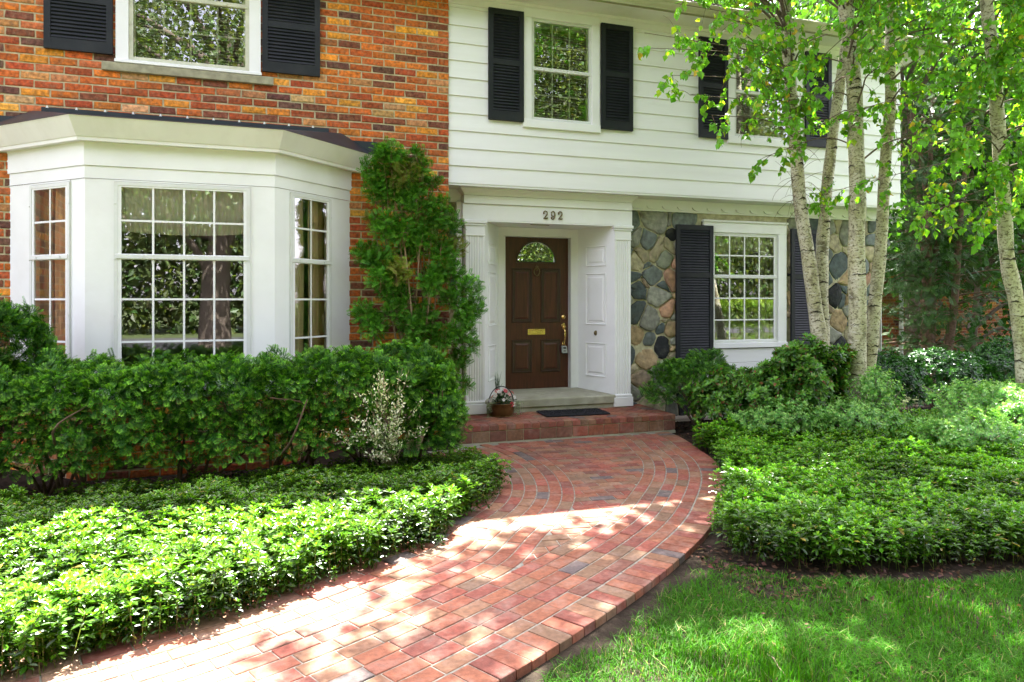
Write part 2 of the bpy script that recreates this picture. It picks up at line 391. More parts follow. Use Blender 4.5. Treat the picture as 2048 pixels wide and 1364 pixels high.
prof = [(.0, 5.20), (.0, 5.325), (-.10, 5.33), (-.112, 5.318), (-.112, 5.298), (-.095, 5.28), (-.085, 5.25), (-.06, 5.215), (-.055, 5.20)]
gv = np.array([(x_, YE+p[0], p[1]) for x_ in (ex0, ex1+.03) for p in prof]); k = len(prof)
mb.add(gv, [(i, i+1, k+i+1, k+i) for i in range(k-1)]+[tuple(range(k, 2*k)), tuple(range(k))[::-1]])
mb.box(ex1, ex1+.03, YE+.002, 2, 5.2, 5.31)
g = mb.build('gutter', [M['moss']], roof)
mb = MB(); mb.box(ex0, ex1-.001, YE+.003, YS, 5.205, 5.22); mb.box(SX1+.02, ex1-.001, YS, 4, 5.205, 5.22)
mb.box(0.0, SX1+.03, YS-.03, YS-.001, 5.085, 5.204); mb.box(0., SX1+.04, YS-.045, YS-.031, 5.165, 5.204)
mb.build('eave_soffit', [M['beige']], house)
mb = MB(); mb.tube([(.06, -.36, 5.2), (.06, -.25, 5.12), (.055, -.07, 5.155)], .035, 10); mb.build('downpipe', [M['flash']], house)

# ---- fieldstone wall (cells of a weighted Voronoi, each stone a rounded boss)
def fieldstones(mb, T, x0, x1, z0, z1, holes, step=.205):
    pts = []
    nz = int((z1-z0)/step*1.08); nx = int((x1-x0)/step)
    for i in range(-1, nz+2):
        for j in range(-1, nx+2):
            pts.append((x0+(j+.5*(i % 2))*step+rng.normal(0, step*.24), z0+i*step*.86+rng.normal(0, step*.24)))
    pts = np.array(pts); wts = rng.uniform(-.024, .024, len(pts))
    pal = np.array([(.22, .225, .18), (.33, .29, .18), (.14, .165, .15), (.07, .09, .09), (.016, .018, .02), (.34, .20, .125), (.38, .28, .15), (.36, .32, .20), (.26, .20, .13), (.20, .22, .15)])
    pw = np.array([.17, .17, .16, .11, .09, .06, .06, .08, .05, .05])
    for a in range(len(pts)):
        p = pts[a]
        poly = [np.array(q) for q in ((p[0]-.5, p[1]-.5), (p[0]+.5, p[1]-.5), (p[0]+.5, p[1]+.5), (p[0]-.5, p[1]+.5))]
        def clip(poly, n, c):
            out = []
            for i in range(len(poly)):
                A, B = poly[i], poly[(i+1) % len(poly)]; da, db = A@n-c, B@n-c
                if da <= 0: out.append(A)
                if da*db < 0: out.append(A+(B-A)*da/(da-db))
            return out
        for b in range(len(pts)):
            d = pts[b]-p; L2 = d@d
            if b == a or L2 > .6: continue
            c = (pts[b]@pts[b]-p@p - wts[b]+wts[a])/2
            poly = clip(poly, d, c)
            if len(poly) < 3: break
        if len(poly) < 3: continue
        for n_, c_ in (((-1, 0), -x0-.008), ((1, 0), x1-.008), ((0, -1), -z0), ((0, 1), z1-.008)):
            poly = clip(poly, np.array(n_, float), c_)
            if len(poly) < 3: break
        if len(poly) < 3: continue
        for h in holes:       # stones are cut to butt against frames
            cx_, cz_ = p
            if h[0] < cx_ < h[1] and h[2] < cz_ < h[3]: poly = []; break
            if cx_ <= h[0] and h[2]-.1 < cz_ < h[3]+.1: poly = clip(poly, np.array((1., 0)), h[0])
            elif cx_ >= h[1] and h[2]-.1 < cz_ < h[3]+.1: poly = clip(poly, np.array((-1., 0)), -h[1])
            elif cz_ >= h[3] and h[0]-.1 < cx_ < h[1]+.1: poly = clip(poly, np.array((0, -1.)), -h[3])
            elif cz_ <= h[2] and h[0]-.1 < cx_ < h[1]+.1: poly = clip(poly, np.array((0, 1.)), h[2])
            if len(poly) < 3: break
        if len(poly) < 3: continue
        P_ = np.array(poly); c = P_.mean(0)
        area = .5*abs(np.dot(P_[:, 0], np.roll(P_[:, 1], -1))-np.dot(P_[:, 1], np.roll(P_[:, 0], -1)))
        if area < .004: continue
        for _ in range(2):    # round corners (Chaikin)
            Q = np.roll(P_, -1, 0); P_ = np.stack([P_*.83+Q*.17, P_*.17+Q*.83], 1).reshape(-1, 2)
        r_ = np.linalg.norm(P_-c, axis=1)[:, None]
        gap = rng.uniform(.0055, .010)
        base = c+(P_-c)*np.maximum(.3, 1-gap/r_)
        base += rng.normal(0, .005, base.shape)
        w0 = rng.uniform(.016, .034); n = len(base)
        dn = rng.normal(0, .12, 2)
        rings = []
        for s_, w_ in ((1, -.01), (.985, w0*.55), (.93, w0*.9), (.72, w0*1.12), (.4, w0*1.2)):
            q = c+(base-c)*s_; ww = w_+((q-c)@dn)*.6*(1 if w_ > 0 else 0)+ (rng.normal(0, .0022, n) if w_ > 0 else 0)
            rings.append(np.c_[q[:, 0], ww, q[:, 1]])
        v = np.concatenate(rings); fs = [tuple(range(4*n, 5*n))]
        for k in range(4):
            for i in range(n): fs.append((k*n+i, k*n+(i+1) % n, k*n+n+(i+1) % n, k*n+n+i))
        col = pal[rng.choice(len(pal), p=pw)]*rng.uniform(.75, 1.25)
        mb.add(T(v), fs, col, 0, True)
mb = MB(); lw_hole = (3.68, 5.09, .3, 2.69); door_hole = (.25, 2.50, .0, 2.9)
fieldstones(mb, facade(YT), .0, 6.85, -.02, 2.82, [lw_hole, (.22, 2.5, -.1, 2.9)])
TSd = lambda v: np.c_[6.85+v[:, 1], v[:, 0], v[:, 2]]
fieldstones(mb, TSd, YT+.01, YT+.7, 0, 2.8, [])
for c in holes_cells(0, 6.85, -.02, 2.82, [lw_hole, (.3, 2.45, -.1, 2.9)]): mb.box(c[0], c[1], -.12, 0, c[2], c[3], mat=1, T=facade(YT))
mb.box(6.72, 6.846, YT+.002, YT+.8, 0, 2.8, mat=1)
mb.build('stone_wall', [M['stone'], M['smortar']], house)
# ---- scalloped frieze board under the overhang
def frieze(x0, x1, name='scalloped_frieze'):
    mb = MB(); T = facade(YT)
    mb.box(x0, x1, .0, .035, 2.80, 2.953, T=T)
    per = .235; x = x0
    while x < x1-.02:
        e = min(x+per, x1); n = 10; us = np.linspace(x, e, n+1)
        zz = 2.872-.052*np.sqrt(np.clip(1-((us-(x+per/2))/(per/2))**2, 0, 1))
        v = np.concatenate([np.c_[us, np.full(n+1, .062), zz], np.c_[us, np.full(n+1, .062), np.full(n+1, 2.953)], np.c_[us, np.full(n+1, .035), zz]])
        mb.add(T(v), [(i, i+1, n+2+i, n+1+i) for i in range(n)]+[(2*n+2+i, 2*n+3+i, i+1, i) for i in range(n)])
        x += per
    return mb.build(name, [M['white']], house)
frieze(2.56, 6.86); frieze(.005, .24)

# ---- windows
def window(T, u0, u1, z0, z1, cas, cols, rows_up, rows_lo, rail, sill=.06, castop=None, casmat='white', sashmat='white2', name='window', cap=False, storm=.04, reveal=.12, caswr=None, casl=None, fr='white2'):
    """u0..u1,z0..z1 = storm-frame outer; cas = casing width round it; returns the window part"""
    ct = cas if castop is None else castop; cl = cas if casl is None else casl; cr = cas if caswr is None else caswr
    mb = MB()
    if cl > 0: mb.box(u0-cl, u0, 0, .035, z0, z1, T=T, bev=.003)
    if cr > 0: mb.box(u1, u1+cr, 0, .035, z0, z1, T=T, bev=.003)
    if ct > 0: mb.box(u0-cl, u1+cr, 0, .036, z1, z1+ct, T=T, bev=.003)
    if cap: mb.box(u0-cl-.015, u1+cr+.015, 0, .06, z1+ct, z1+ct+.03, T=T, bev=.006)
    # jamb liner
    mb.box(u0-.002, u0+.02, -reveal, -.004, z0, z1, T=T); mb.box(u1-.02, u1+.002, -reveal, -.004, z0, z1, T=T)
    mb.box(u0+.02, u1-.02, -reveal, -.004, z1-.02, z1, T=T); mb.box(u0+.02, u1-.02, -reveal, -.004, z0, z0+.02, T=T)
    w = mb.build(name, [M[casmat]], house)
    mb = MB()
    mb.box(u0-cl-.01, u1+cr+.01, 0, .05, z0-sill, z0-.001, T=T, bev=.004)
    mb.build('sill', [M[casmat]], w)
    s = storm; mb = MB()     # storm frame with meeting rail, fasteners
    mb.box(u0, u0+s, -.02, .018, z0, z1, T=T, bev=.003); mb.box(u1-s, u1, -.02, .018, z0, z1, T=T, bev=.003)
    mb.box(u0+s, u1-s, -.02, .0175, z1-s, z1, T=T, bev=.003); mb.box(u0+s, u1-s, -.02, .0175, z0, z0+s*1.1, T=T, bev=.003)
    mb.box(u0+s*.4, u1-s*.4, -.015, .026, rail-.022, rail+.022, T=T, bev=.004)
    for q in (.2, .8):
        mb.box(u0+(u1-u0)*q-.006, u0+(u1-u0)*q+.006, .026, .034, rail-.014, rail+.008, T=T, col=(.12, .12, .1))
    for zz in np.linspace(z0+.15, z1-.2, 4):
        for uu in (u0+.006, u1-.006): mb.box(uu-.005, uu+.005, .018, .024, zz-.005, zz+.005, T=T, col=(.1, .1, .1))
    mb.build('storm_frame', [M[fr]], w)
    mb = MB(); q = (u0+s, u1-s, z0+s, z1-s)
    mb.add(T(np.array([(q[0], .002, q[2]), (q[1], .002, q[2]), (q[1], .002, rail-.02), (q[0], .002, rail-.02)])), [(0, 1, 2, 3)])
    mb.add(T(np.array([(q[0], .004, rail+.02), (q[1], .004, rail+.02), (q[1], .004, q[3]), (q[0], .004, q[3])])), [(0, 1, 2, 3)])
    mb.build('pane', [M['glass']], w)
    mb = MB(); a0, a1 = u0+.028, u1-.028; fw = sashmat == 'white'     # painted grids stand at the outer glass
    for (b0, b1, rows, dep) in ((rail, z1-.02, rows_up, -.033), (z0+.02, rail, rows_lo, -.038)):
        t = .032; dep = dep if not fw else -.017
        mb.box(a0, a0+t, dep, dep+.03, b0, b1, T=T); mb.box(a1-t, a1, dep, dep+.03, b0, b1, T=T)
        mb.box(a0+t, a1-t, dep, dep+.03, b0, b0+t*.8, T=T); mb.box(a0+t, a1-t, dep, dep+.03, b1-t*.8, b1, T=T)
        for k in range(1, cols): uu = a0+t+(a1-a0-2*t)*k/cols; mb.box(uu-.009, uu+.009, dep+.004, dep+.024, b0+t*.8, b1-t*.8, T=T)
        for k in range(1, rows):
            zz = b0+(b1-b0)*k/rows
            for c_ in range(cols):
                l = a0+t+(a1-a0-2*t)*c_/cols+.0095*(c_ > 0); r_ = a0+t+(a1-a0-2*t)*(c_+1)/cols-.0095*(c_ < cols-1)
                mb.box(l, r_, dep+.004, dep+.023, zz-.009, zz+.009, T=T)
    mb.build('sash', [M[sashmat]], w)
    return w
FB, FS_, FT = facade(0), facade(YS), facade(YT)
w_b = window(FB, -3.335, -2.185, 4.04, 5.04, .115, 4, 2, 2, 4.73, sill=.035, sashmat='sash', fr='sash', castop=.09)
mb = MB(); mb.box(-3.574, -1.94, -.05, .045, 3.915, 4.003, T=FB, bev=.006); mb.build('stone_sill', [M['limestone']], w_b)
w_1 = window(FS_, 1.035, 1.845, 3.80, 5.045, .1, 3, 2, 2, 4.43, sill=.10, sashmat='sash', fr='white2', storm=.035)
w_2 = window(FS_, 3.955, 4.985, 3.815, 5.045, .1, 4, 2, 2, 4.43, sill=.10, sashmat='sash', storm=.035)
w_3 = window(FT, 3.83, 4.95, .995, 2.545, .14, 4, 2, 3, 1.93, sill=.07, cap=True, storm=.032, casl=.13, sashmat='white')
mb = MB()
for k in range(3): mb.box(3.70, 5.085, 0, .028-.006*k, .32+.2*k, .515+.2*k, T=FT, bev=.002)
mb.build('apron_panel', [M['siding']], w_3)
# ---- bay
BP = [np.array(p) for p in ((-4.37, 0.), (-3.555, -.762), (-1.925, -.762), (-1.13, 0.))]
def offs(d, y_end=0.0):
    """bay outline pushed out by d, ends run on to the brick face"""
    out = []
    ns = []
    for a, b in zip(BP[:-1], BP[1:]):
        t = (b-a)/np.linalg.norm(b-a); ns.append((t, np.array([t[1], -t[0]])))
    lines = [(a+n*d, t) for (t, n), a in zip(ns, BP[:-1])]
    def isect(l, m):
        A = np.array([l[1], -m[1]]).T; s = np.linalg.solve(A, m[0]-l[0]); return l[0]+l[1]*s[0]
    wall = (np.array([0., y_end]), np.array([1., 0.]))
    return [isect(lines[0], wall), isect(lines[0], lines[1]), isect(lines[1], lines[2]), isect(lines[2], wall)]
def ring(mb, d0, z0, d1, z1, mat=0, ye=0.0):
    a, b = offs(d0, ye), offs(d1, ye)
    v = [(*p, z0) for p in a]+[(*p, z1) for p in b]
    mb.add(v, [(i, i+1, 5+i, 4+i) for i in range(3)], mat=mat)
TL, TC, TRt = frame(BP[0], BP[1]), frame(BP[1], BP[2]), frame(BP[2], BP[3])
LL = np.linalg.norm(BP[1]-BP[0]); LC = BP[2][0]-BP[1][0]; LR = np.linalg.norm(BP[3]-BP[2])
WL = (.335, .92, .80, 2.685); WC = (.235, 1.405, .80, 2.685); WR = (.195, .785, .80, 2.685)
mb = MB()
for T, L_, h in ((TL, LL, WL), (TC, LC, WC), (TRt, LR, WR)):
    for c in holes_cells(0, L_, .68, 2.705, [h]): mb.box(c[0], c[1], -.06, 0, c[2], c[3], T=T)
ring(mb, .004, 2.71, .004, 2.822); ring(mb, .012, 2.707, .012, 2.71)
ring(mb, .016, 2.825, .016, 3.05); ring(mb, .0, 2.823, .016, 2.825)
for T, L_, d in ((TL, LL, 1), (TC, LC, 1), (TRt, LR, 1)):       # board seams beside the windows
    pass
for T, L_, h in ((TL, LL, WL), (TC, LC, WC), (TRt, LR, WR)):
    mb.box(h[0]-.0, h[1]+.0, .001, .010, 2.69, 2.703, T=T)
bay = mb.build('bay_window', [M['white']], house)
mb = MB()
for T, L_ in ((TL, LL), (TC, LC), (TRt, LR)): brick_wall(mb, T, 0.01, L_-.01, -.05, .68, [])
mb.build('brick_base', [M['brick'], M['mortar']], bay)
mb = MB(); ring(mb, .016, 3.035, .10, 3.03); ring(mb, .10, 3.03, .105, 3.062); ring(mb, .105, 3.062, .112, 3.064); ring(mb, .112, 3.064, .20, 3.215); ring(mb, .20, 3.215, .21, 3.226)
mb.build('cornice', [M['beige']], bay)
mb = MB(); a = offs(.212); v = [(*p, 3.228) for p in a]+[(-4.18, 0, 3.46), (-1.22, 0, 3.46)]
mb.add(v, [(0, 1, 4), (1, 2, 5, 4), (2, 3, 5)])
mb.box(-4.62, -.83, .002, .022, 3.22, 3.385, T=FB); mb.box(-4.1, -1.36, .002, .02, 3.386, 3.50, T=FB)
for x in np.arange(-4.05, -1.4, .252): mb.add(FB(np.array([(x-.012, .022, 3.493), (x+.012, .022, 3.493), (x+.004, .024, 3.518), (x-.004, .024, 3.518)])), [(0, 1, 2, 3)], mat=1)
mb.build('bay_roof', [M['flash'], M['white']], bay)
for T, h, c in ((TL, WL, 2), (TC, WC, 4), (TRt, WR, 2)):
    window(T, *h, 0, c, 2, 3, 2.0, sill=.05, storm=.033, reveal=.07, sashmat='white')
mb = MB()   # bay floor, ceiling
mb.add([(*p, .70) for p in BP]+[(*p, .74) for p in BP], [(3, 2, 1, 0), (4, 5, 6, 7)]); mb.build('bay_floor', [M['room']], bay)
mb = MB(); mb.add([(*p, 2.76) for p in BP], [(0, 1, 2, 3)]); mb.build('bay_ceiling', [M['room']], bay)

# ---- shutters
def shutter(wid, hgt, rail, name='shutter'):
    mb = MB(); st = .058; d = .034; T = lambda v: np.c_[v[:, 0], -v[:, 1], v[:, 2]]
    mb.box(0, st, 0, d, 0, hgt, T=T, bev=.003); mb.box(wid-st, wid, 0, d, 0, hgt, T=T, bev=.003)
    for a, b in ((0, .115), (rail-.035, rail+.035), (hgt-.07, hgt)): mb.box(st, wid-st, 0, d-.002, a, b, T=T, bev=.002)
    for a, b in ((.115, rail-.035), (rail+.035, hgt-.07)):
        n = int(round((b-a)/.036)); p = (b-a)/n
        for i in range(n):
            z = a+i*p
            v = np.array([(st, .026, z+.002), (wid-st, .026, z+.002), (wid-st, .008, z+p*1.12), (st, .008, z+p*1.12), (st, .031, z+.007), (wid-st, .031, z+.007), (wid-st, .012, z+p*1.22), (st, .012, z+p*1.22)])
            mb.add(T(v), [(4, 5, 6, 7), (0, 1, 5, 4), (3, 2, 1, 0)])
    mb.box(st, wid-st, .001, .005, .02, hgt-.03, T=T)
    return mb.build(name, [M['shut']], house)
def put(o, x, y, z): o.location = (x, y, z); return o
sB = shutter(.60, 1.10, .52); put(sB, -4.075, -.012, 4.075)
c = sB.copy(); COL.objects.link(c); c.parent = house; put(c, -2.055, -.012, 4.055)
sS = shutter(.445, 1.335, .70); put(sS, .485, YS-.022, 3.755)
for x in (1.965, 3.395, 5.125):
    c = sS.copy(); COL.objects.link(c); c.parent = house; put(c, x, YS-.022, 3.757)
sL = shutter(.585, 2.02, 1.33); put(sL, 3.245, YT-.04, .61)
c = sL.copy(); COL.objects.link(c); c.parent = house; put(c, 5.15, YT-.04, .61)
# ------------------------------------------------------------------ entrance
surround = MB(); YF = .20     # pilaster front plane
T = facade(YF)
# entablature: architrave board, frieze, crown (stepped, flared)
surround.box(.225, 2.515, -.17, .0, 2.575, 2.77, T=T, bev=.003)
surround.box(.235, 2.505, -.17, .022, 2.771, 2.872, T=T, bev=.004)
def flare(mb, x0, x1, w0, z0, fl, z1, n=5):
    ring_ = []
    for i in range(n+1):
        t = i/n; e = fl*(1-math.cos(t*math.pi/2)); z = z0+(z1-z0)*t
        ring_.append([(x0-e, -.17, z), (x0-e, w0+e, z), (x1+e, w0+e, z), (x1+e, -.17, z)])
    v = np.array(ring_).reshape(-1, 3)
    mb.add(T(v), [(k*4+j, k*4+j+1, k*4+5+j, k*4+4+j) for k in range(n) for j in range(3)])
flare(surround, .235, 2.505, .026, 2.873, .052, 2.935); surround.box(.18, 2.56, -.17, .08, 2.936, 2.954, T=T, bev=.003)
surround.box(.26, 2.48, -.17, -.001, 2.56, 2.574, T=T)
ent = surround.build('door_surround', [M['white']], house)
def pilaster(x0, x1):
    mb = MB(); wd = x1-x0
    mb.box(x0-.02, x1+.02, -.15, .03, .212, .335, T=T, bev=.005); mb.box(x0-.012, x1+.012, -.15, .018, .336, .372, T=T, bev=.01)
    # fluted shaft
    prof = [(x0, 0)]; nf = 6; m = .022; pw = (wd-2*m)/nf
    for i in range(nf):
        a = x0+m+i*pw+.005; b = x0+m+(i+1)*pw-.005
        for k in range(7): th = k/6*math.pi; prof.append(((a+b)/2-(b-a)/2*math.cos(th), -.011*math.sin(th)))
    prof.append((x1, 0))
    pr = np.array(prof); n = len(pr)
    v = np.concatenate([np.c_[pr[:, 0], pr[:, 1], np.full(n, .372)], np.c_[pr[:, 0], pr[:, 1], np.full(n, 2.38)]])
    mb.add(T(v), [(i, i+1, n+i+1, n+i) for i in range(n-1)])
    mb.add(T(np.array([(x0, -.15, .37), (x0, 0, .37), (x0, 0, 2.38), (x0, -.15, 2.38), (x1, -.15, .37), (x1, 0, .37), (x1, 0, 2.38), (x1, -.15, 2.38)])), [(0, 1, 2, 3), (5, 4, 7, 6)])
    mb.box(x0-.006, x1+.006, -.15, .008, 2.38, 2.40, T=T, bev=.004); mb.box(x0-.002, x1+.002, -.15, .004, 2.401, 2.50, T=T)
    mb.box(x0-.016, x1+.016, -.15, .018, 2.501, 2.53, T=T, bev=.009); mb.box(x0-.026, x1+.026, -.15, .03, 2.531, 2.574, T=T, bev=.006)
    return mb.build('pilaster', [M['white']], ent)
pilaster(.262, .498); pilaster(2.262, 2.495)
mb = MB(); mb.box(.17, .235, -.17, -.09, .2, 2.80, T=T, bev=.004); mb.build('edge_board', [M['white']], ent); mb = MB(); mb.box(2.50, 2.53, -.17, -.09, .2, 2.80, T=T); mb.build('edge_board', [M['white']], ent)
YC = .80
def splay(a, b):
    Tl = frame(a, b); L_ = np.linalg.norm(np.array(b)-np.array(a)); mb = MB()
    mb.box(0, L_, -.03, 0, .30, 2.565, T=Tl)
    for z0, z1 in ((2.05, 2.32), (1.27, 1.955), (.58, 1.03)):
        u0, u1 = L_*.22, L_*.78
        m_ = .022            # raised panel with a moulded border
        v = []
        for (i, w) in ((0, .001), (.004, .014), (m_*.5, .012), (m_*.8, .002), (m_*2.0, .002), (m_*2.9, .012)): v += [(u0+i, w, z0+i), (u1-i, w, z0+i), (u1-i, w, z1-i), (u0+i, w, z1-i)]
        fs = [(20, 21, 22, 23)]+[(k*4+j, k*4+(j+1) % 4, k*4+4+(j+1) % 4, k*4+4+j) for k in range(5) for j in range(4)]
        mb.add(Tl(np.array(v)), fs)
    return mb.build('side_panel', [M['white']], ent), Tl, L_
sl, _, _ = splay((.50, YF), (.865, YC)); sr, TSR, LSR = splay((2.01, YC), (2.262, YF))
mb = MB(); kx = LSR*.5
mb.lathe((0, 0, 0), [(.0, .03), (.012, .028), (.017, .02), (.012, .01), (.02, .004), (.021, 0)], 16, axis='y')
k_ = mb.build('bell_button', [M['antique']], sr)
pp = TSR(np.array([[kx, .003, 1.16]]))[0]; k_.location = Vector(pp)-Vector(org(sr)); k_.rotation_euler = (0, 0, math.atan2(YF-YC, .252)); k_.scale = (1, 1, 1.7)
mb = MB()
TCs = facade(YC)
mb.box(.865, .957, -.09, 0, .40, 2.565, T=TCs, bev=.003); mb.box(1.893, 2.01, -.09, 0, .40, 2.565, T=TCs, bev=.003); mb.box(.957, 1.893, -.09, -.0005, 2.445, 2.565, T=TCs, bev=.003)
mb.box(.945, .957, -.02, .012, .40, 2.457, T=TCs); mb.box(1.893, 1.905, -.02, .012, .40, 2.457, T=TCs); mb.box(.957, 1.893, -.02, .012, 2.445, 2.457, T=TCs)
mb.box(.25, 2.5, -.75, -.005, 2.566, 2.60, T=T)                                # recess ceiling
mb.build('door_casing', [M['white']], ent)
mb = MB(); mb.box(1.15, 1.40, -.16, -.13, 2.555, 2.5655, T=T); mb.build('ceiling_vent', [M['antique']], ent)
mb = MB()    # concrete threshold slab, worn rounded nose
n = 9; pr = [(.72, .405), (.1, .375), (.03, .37)]+[(.0-.022*math.sin(a), .348+.022*math.cos(a)) for a in np.linspace(.3, 1.57, 4)]+[(-.022, .27), (0, .262), (0.0, .20), (.72, .20)]
pr = np.array(pr); k = len(pr)
xs = [.498, 2.262]
def xw(y, side): return (.498+.36*max(0, y)/.6 if side == 0 else 2.262-.25*max(0, y)/.6)
v = np.array([(xw(p[0], s_), YF-.005+p[0], p[1]) for s_ in (0, 1) for p in pr])
mb.add(v, [(i, (i+1) % k, k+(i+1) % k, k+i) for i in range(k)], smooth=False); mb.build('threshold_slab', [M['concrete']], ent)
# house number: three brass digits with drawn strokes
def digit(ch, x, z, h=.098):
    mb = MB(); w = h*.62
    A = lambda pts: [(x+p[0]*w, YF-.012, z+p[1]*h) for p in pts]
    if ch == '2':
        p = spline([(.06, .74), (.12, .9), (.42, 1.0), (.78, .92), (.86, .7), (.70, .48), (.36, .22), (.06, .04)], 6)
        mb.tube(A(p), np.interp(np.arange(len(p)), [0, 15, 30, len(p)-1], [.008, .006, .009, .005]), 6)
        mb.tube(A([(.04, .05), (.5, .06), (.88, .05)]), [.006, .009, .008], 6); mb.tube(A([(.88, .04), (.94, .22)]), [.008, .004], 6)
        mb.lathe(A([(.1, .72)])[0], [(.0, .012), (.011, .008), (.011, 0)], 10, axis='y')
    else:
        th = np.linspace(0, 2*np.pi, 25); p = np.c_[.48+.38*np.cos(th), .68+.32*np.sin(th)]
        mb.tube(A(p), .0072, 6)
        p = spline([(.86, .68), (.84, .42), (.66, .1), (.36, 0), (.12, .08), (.08, .2)], 6); mb.tube(A(p), np.interp(np.arange(len(p)), [0, 12, len(p)-1], [.009, .008, .006]), 6)
        mb.lathe(A([(.12, .18)])[0], [(.0, .012), (.011, .008), (.011, 0)], 10, axis='y')
    return mb.build('house_number', [M['antique']], ent)
for ch, x in (('2', 1.262), ('9', 1.365), ('2', 1.462)): digit(ch, x, 2.618)
# ---- front door
YD = .875; TD = facade(YD); mb = MB()
x0, x1, z0, z1 = .958, 1.892, .405, 2.444
mb.box(x0, x1, -.045, 0, z0, z1, T=TD)
xm = (x0+x1)/2
def raised(mb, u0, u1, a, b):
    v = []
    for (i, w) in ((0, .0005), (.006, .010), (.016, .010), (.024, -.004+.006), (.05, .002), (.07, .010)): v += [(u0+i, w, a+i), (u1-i, w, a+i), (u1-i, w, b-i), (u0+i, w, b-i)]
    v = np.array(v)
    for k, m_ in ((0, 1), (1, 1), (2, 1), (3, 1), (4, 0)):
        mb.add(TD(v), [(k*4+j, k*4+(j+1) % 4, k*4+4+(j+1) % 4, k*4+4+j) for j in range(4)], mat=m_)
    mb.add(TD(v), [(20, 21, 22, 23)], mat=0)
for u0, u1 in ((x0+.115, xm-.062), (xm+.062, x1-.115)):
    raised(mb, u0, u1, 1.295, 2.03); raised(mb, u0, u1, .62, 1.065)
door = mb.build('front_door', [M['door'], M['doordk']], house)
mb = MB(); rr = .27; zc = 2.115; th = np.linspace(0, np.pi, 25)
for (ra, rb, w0, w1, mt) in ((rr, rr+.018, .001, .014, 0),):
    v = np.concatenate([np.c_[xm-r_*np.cos(th), np.full(25, w), zc+r_*np.sin(th)] for r_, w in ((rb, w0), (rb-.003, w1), (ra+.003, w1), (ra, w0))])
    mb.add(TD(v), [(k*25+i, k*25+i+1, k*25+26+i, k*25+25+i) for k in range(3) for i in range(24)], mat=0)
mb.box(xm-rr-.018, xm+rr+.018, .001, .014, zc-.016, zc-.001, T=TD)
fan = mb.build('fanlight', [M['doordk']], door)
mb = MB()
v = np.concatenate([np.c_[xm-r_*np.cos(th), np.full(25, w), zc+.002+r_*np.sin(th)] for r_, w in ((rr-.001, .003), (rr-.03, .008))])
mb.add(TD(v), [(i, i+1, 26+i, 25+i) for i in range(24)])
v = np.c_[xm-(rr-.03)*np.cos(th), np.full(25, .008), zc+.022+(rr-.032)*np.sin(th)]; mb.add(TD(v), [tuple(range(25))[::-1]])
mb.add(TD(np.array([(xm-rr, .003, zc+.002), (xm+rr, .003, zc+.002), (xm+rr-.03, .008, zc+.022), (xm-rr+.03, .008, zc+.022)])), [(0, 1, 2, 3)])
mb.build('pane', [M['fanglass']], fan)
mb = MB()   # thistle knocker
kz = 2.02
mb.lathe(TD(np.array([[xm, .0, kz]]))[0], [(.0, .02), (.02, .016), (.026, .004), (.027, 0)], 14, axis='y')
for dx, dz in ((-.02, .035), (.022, .04), (0, .055), (.03, .015), (-.03, .012)): mb.tube(TD(np.array([(xm, .012, kz), (xm+dx, .016, kz+dz)])), [.009, .006], 6)
p = [(-.012, .03), (-.036, .0), (-.04, -.03), (-.026, -.06), (0, -.082), (.026, -.06), (.04, -.03), (.036, 0), (.012, .03)]
pp = spline(p, 5); mb.tube(TD(np.c_[xm+pp[:, 0], np.full(len(pp), .018), kz-.015+pp[:, 1]]), .008, 8)
mb.build('door_knocker', [M['antique']], door)
mb = MB(); a, b, c_, d = xm-.125, xm+.125, 1.13, 1.21     # letter slot
mb.box(a, b, 0, .008, c_, d, T=TD, bev=.003); mb.box(a+.03, b-.03, .008, .014, c_+.018, d-.018, T=TD, bev=.003); mb.tube(TD(np.array([(a+.03, .014, d-.016), (b-.03, .014, d-.016)])), .006, 8)
for sx in (a+.012, b-.012): mb.lathe(TD(np.array([[sx, .008, (c_+d)/2]]))[0], [(0, .004), (.005, .003), (.006, 0)], 8, axis='y')
mb.build('letter_slot', [M['brass']], door)
hx = x1-.07
mb = MB(); mb.lathe(TD(np.array([[hx, 0, 1.365]]))[0], [(0, .016), (.012, .016), (.017, .011), (.026, .009), (.031, .003), (.032, 0)], 18, axis='y'); mb.build('deadbolt', [M['brass']], door)
mb = MB(); v0 = TD(np.array([[hx, 0, 1.25]]))[0]
mb.lathe(v0, [(0, .012), (.026, .010), (.034, .002), (.034, 0)], 18, axis='y')
mb.tube(TD(np.array([(hx, .008, 1.285), (hx, .010, 1.21), (hx, .012, 1.19)])), [.02, .024, .014], 10)
pp = spline([(.012, 1.215), (.045, 1.195), (.06, 1.15), (.055, 1.08), (.035, 1.02), (.01, 1.0)], 6)
mb.tube(TD(np.c_[np.full(len(pp), hx), pp]), np.interp(np.arange(len(pp)), [0, 14, len(pp)-1], [.009, .012, .008]), 10)
mb.lathe(TD(np.array([[hx, 0, .995]]))[0], [(0, .014), (.012, .012), (.018, .002), (.018, 0)], 12, axis='y')
mb.tube(TD(np.array([(hx-.02, .03, 1.235), (hx+.005, .045, 1.24), (hx+.02, .04, 1.236)])), [.006, .008, .006], 8)
mb.build('door_handle', [M['brass']], door)
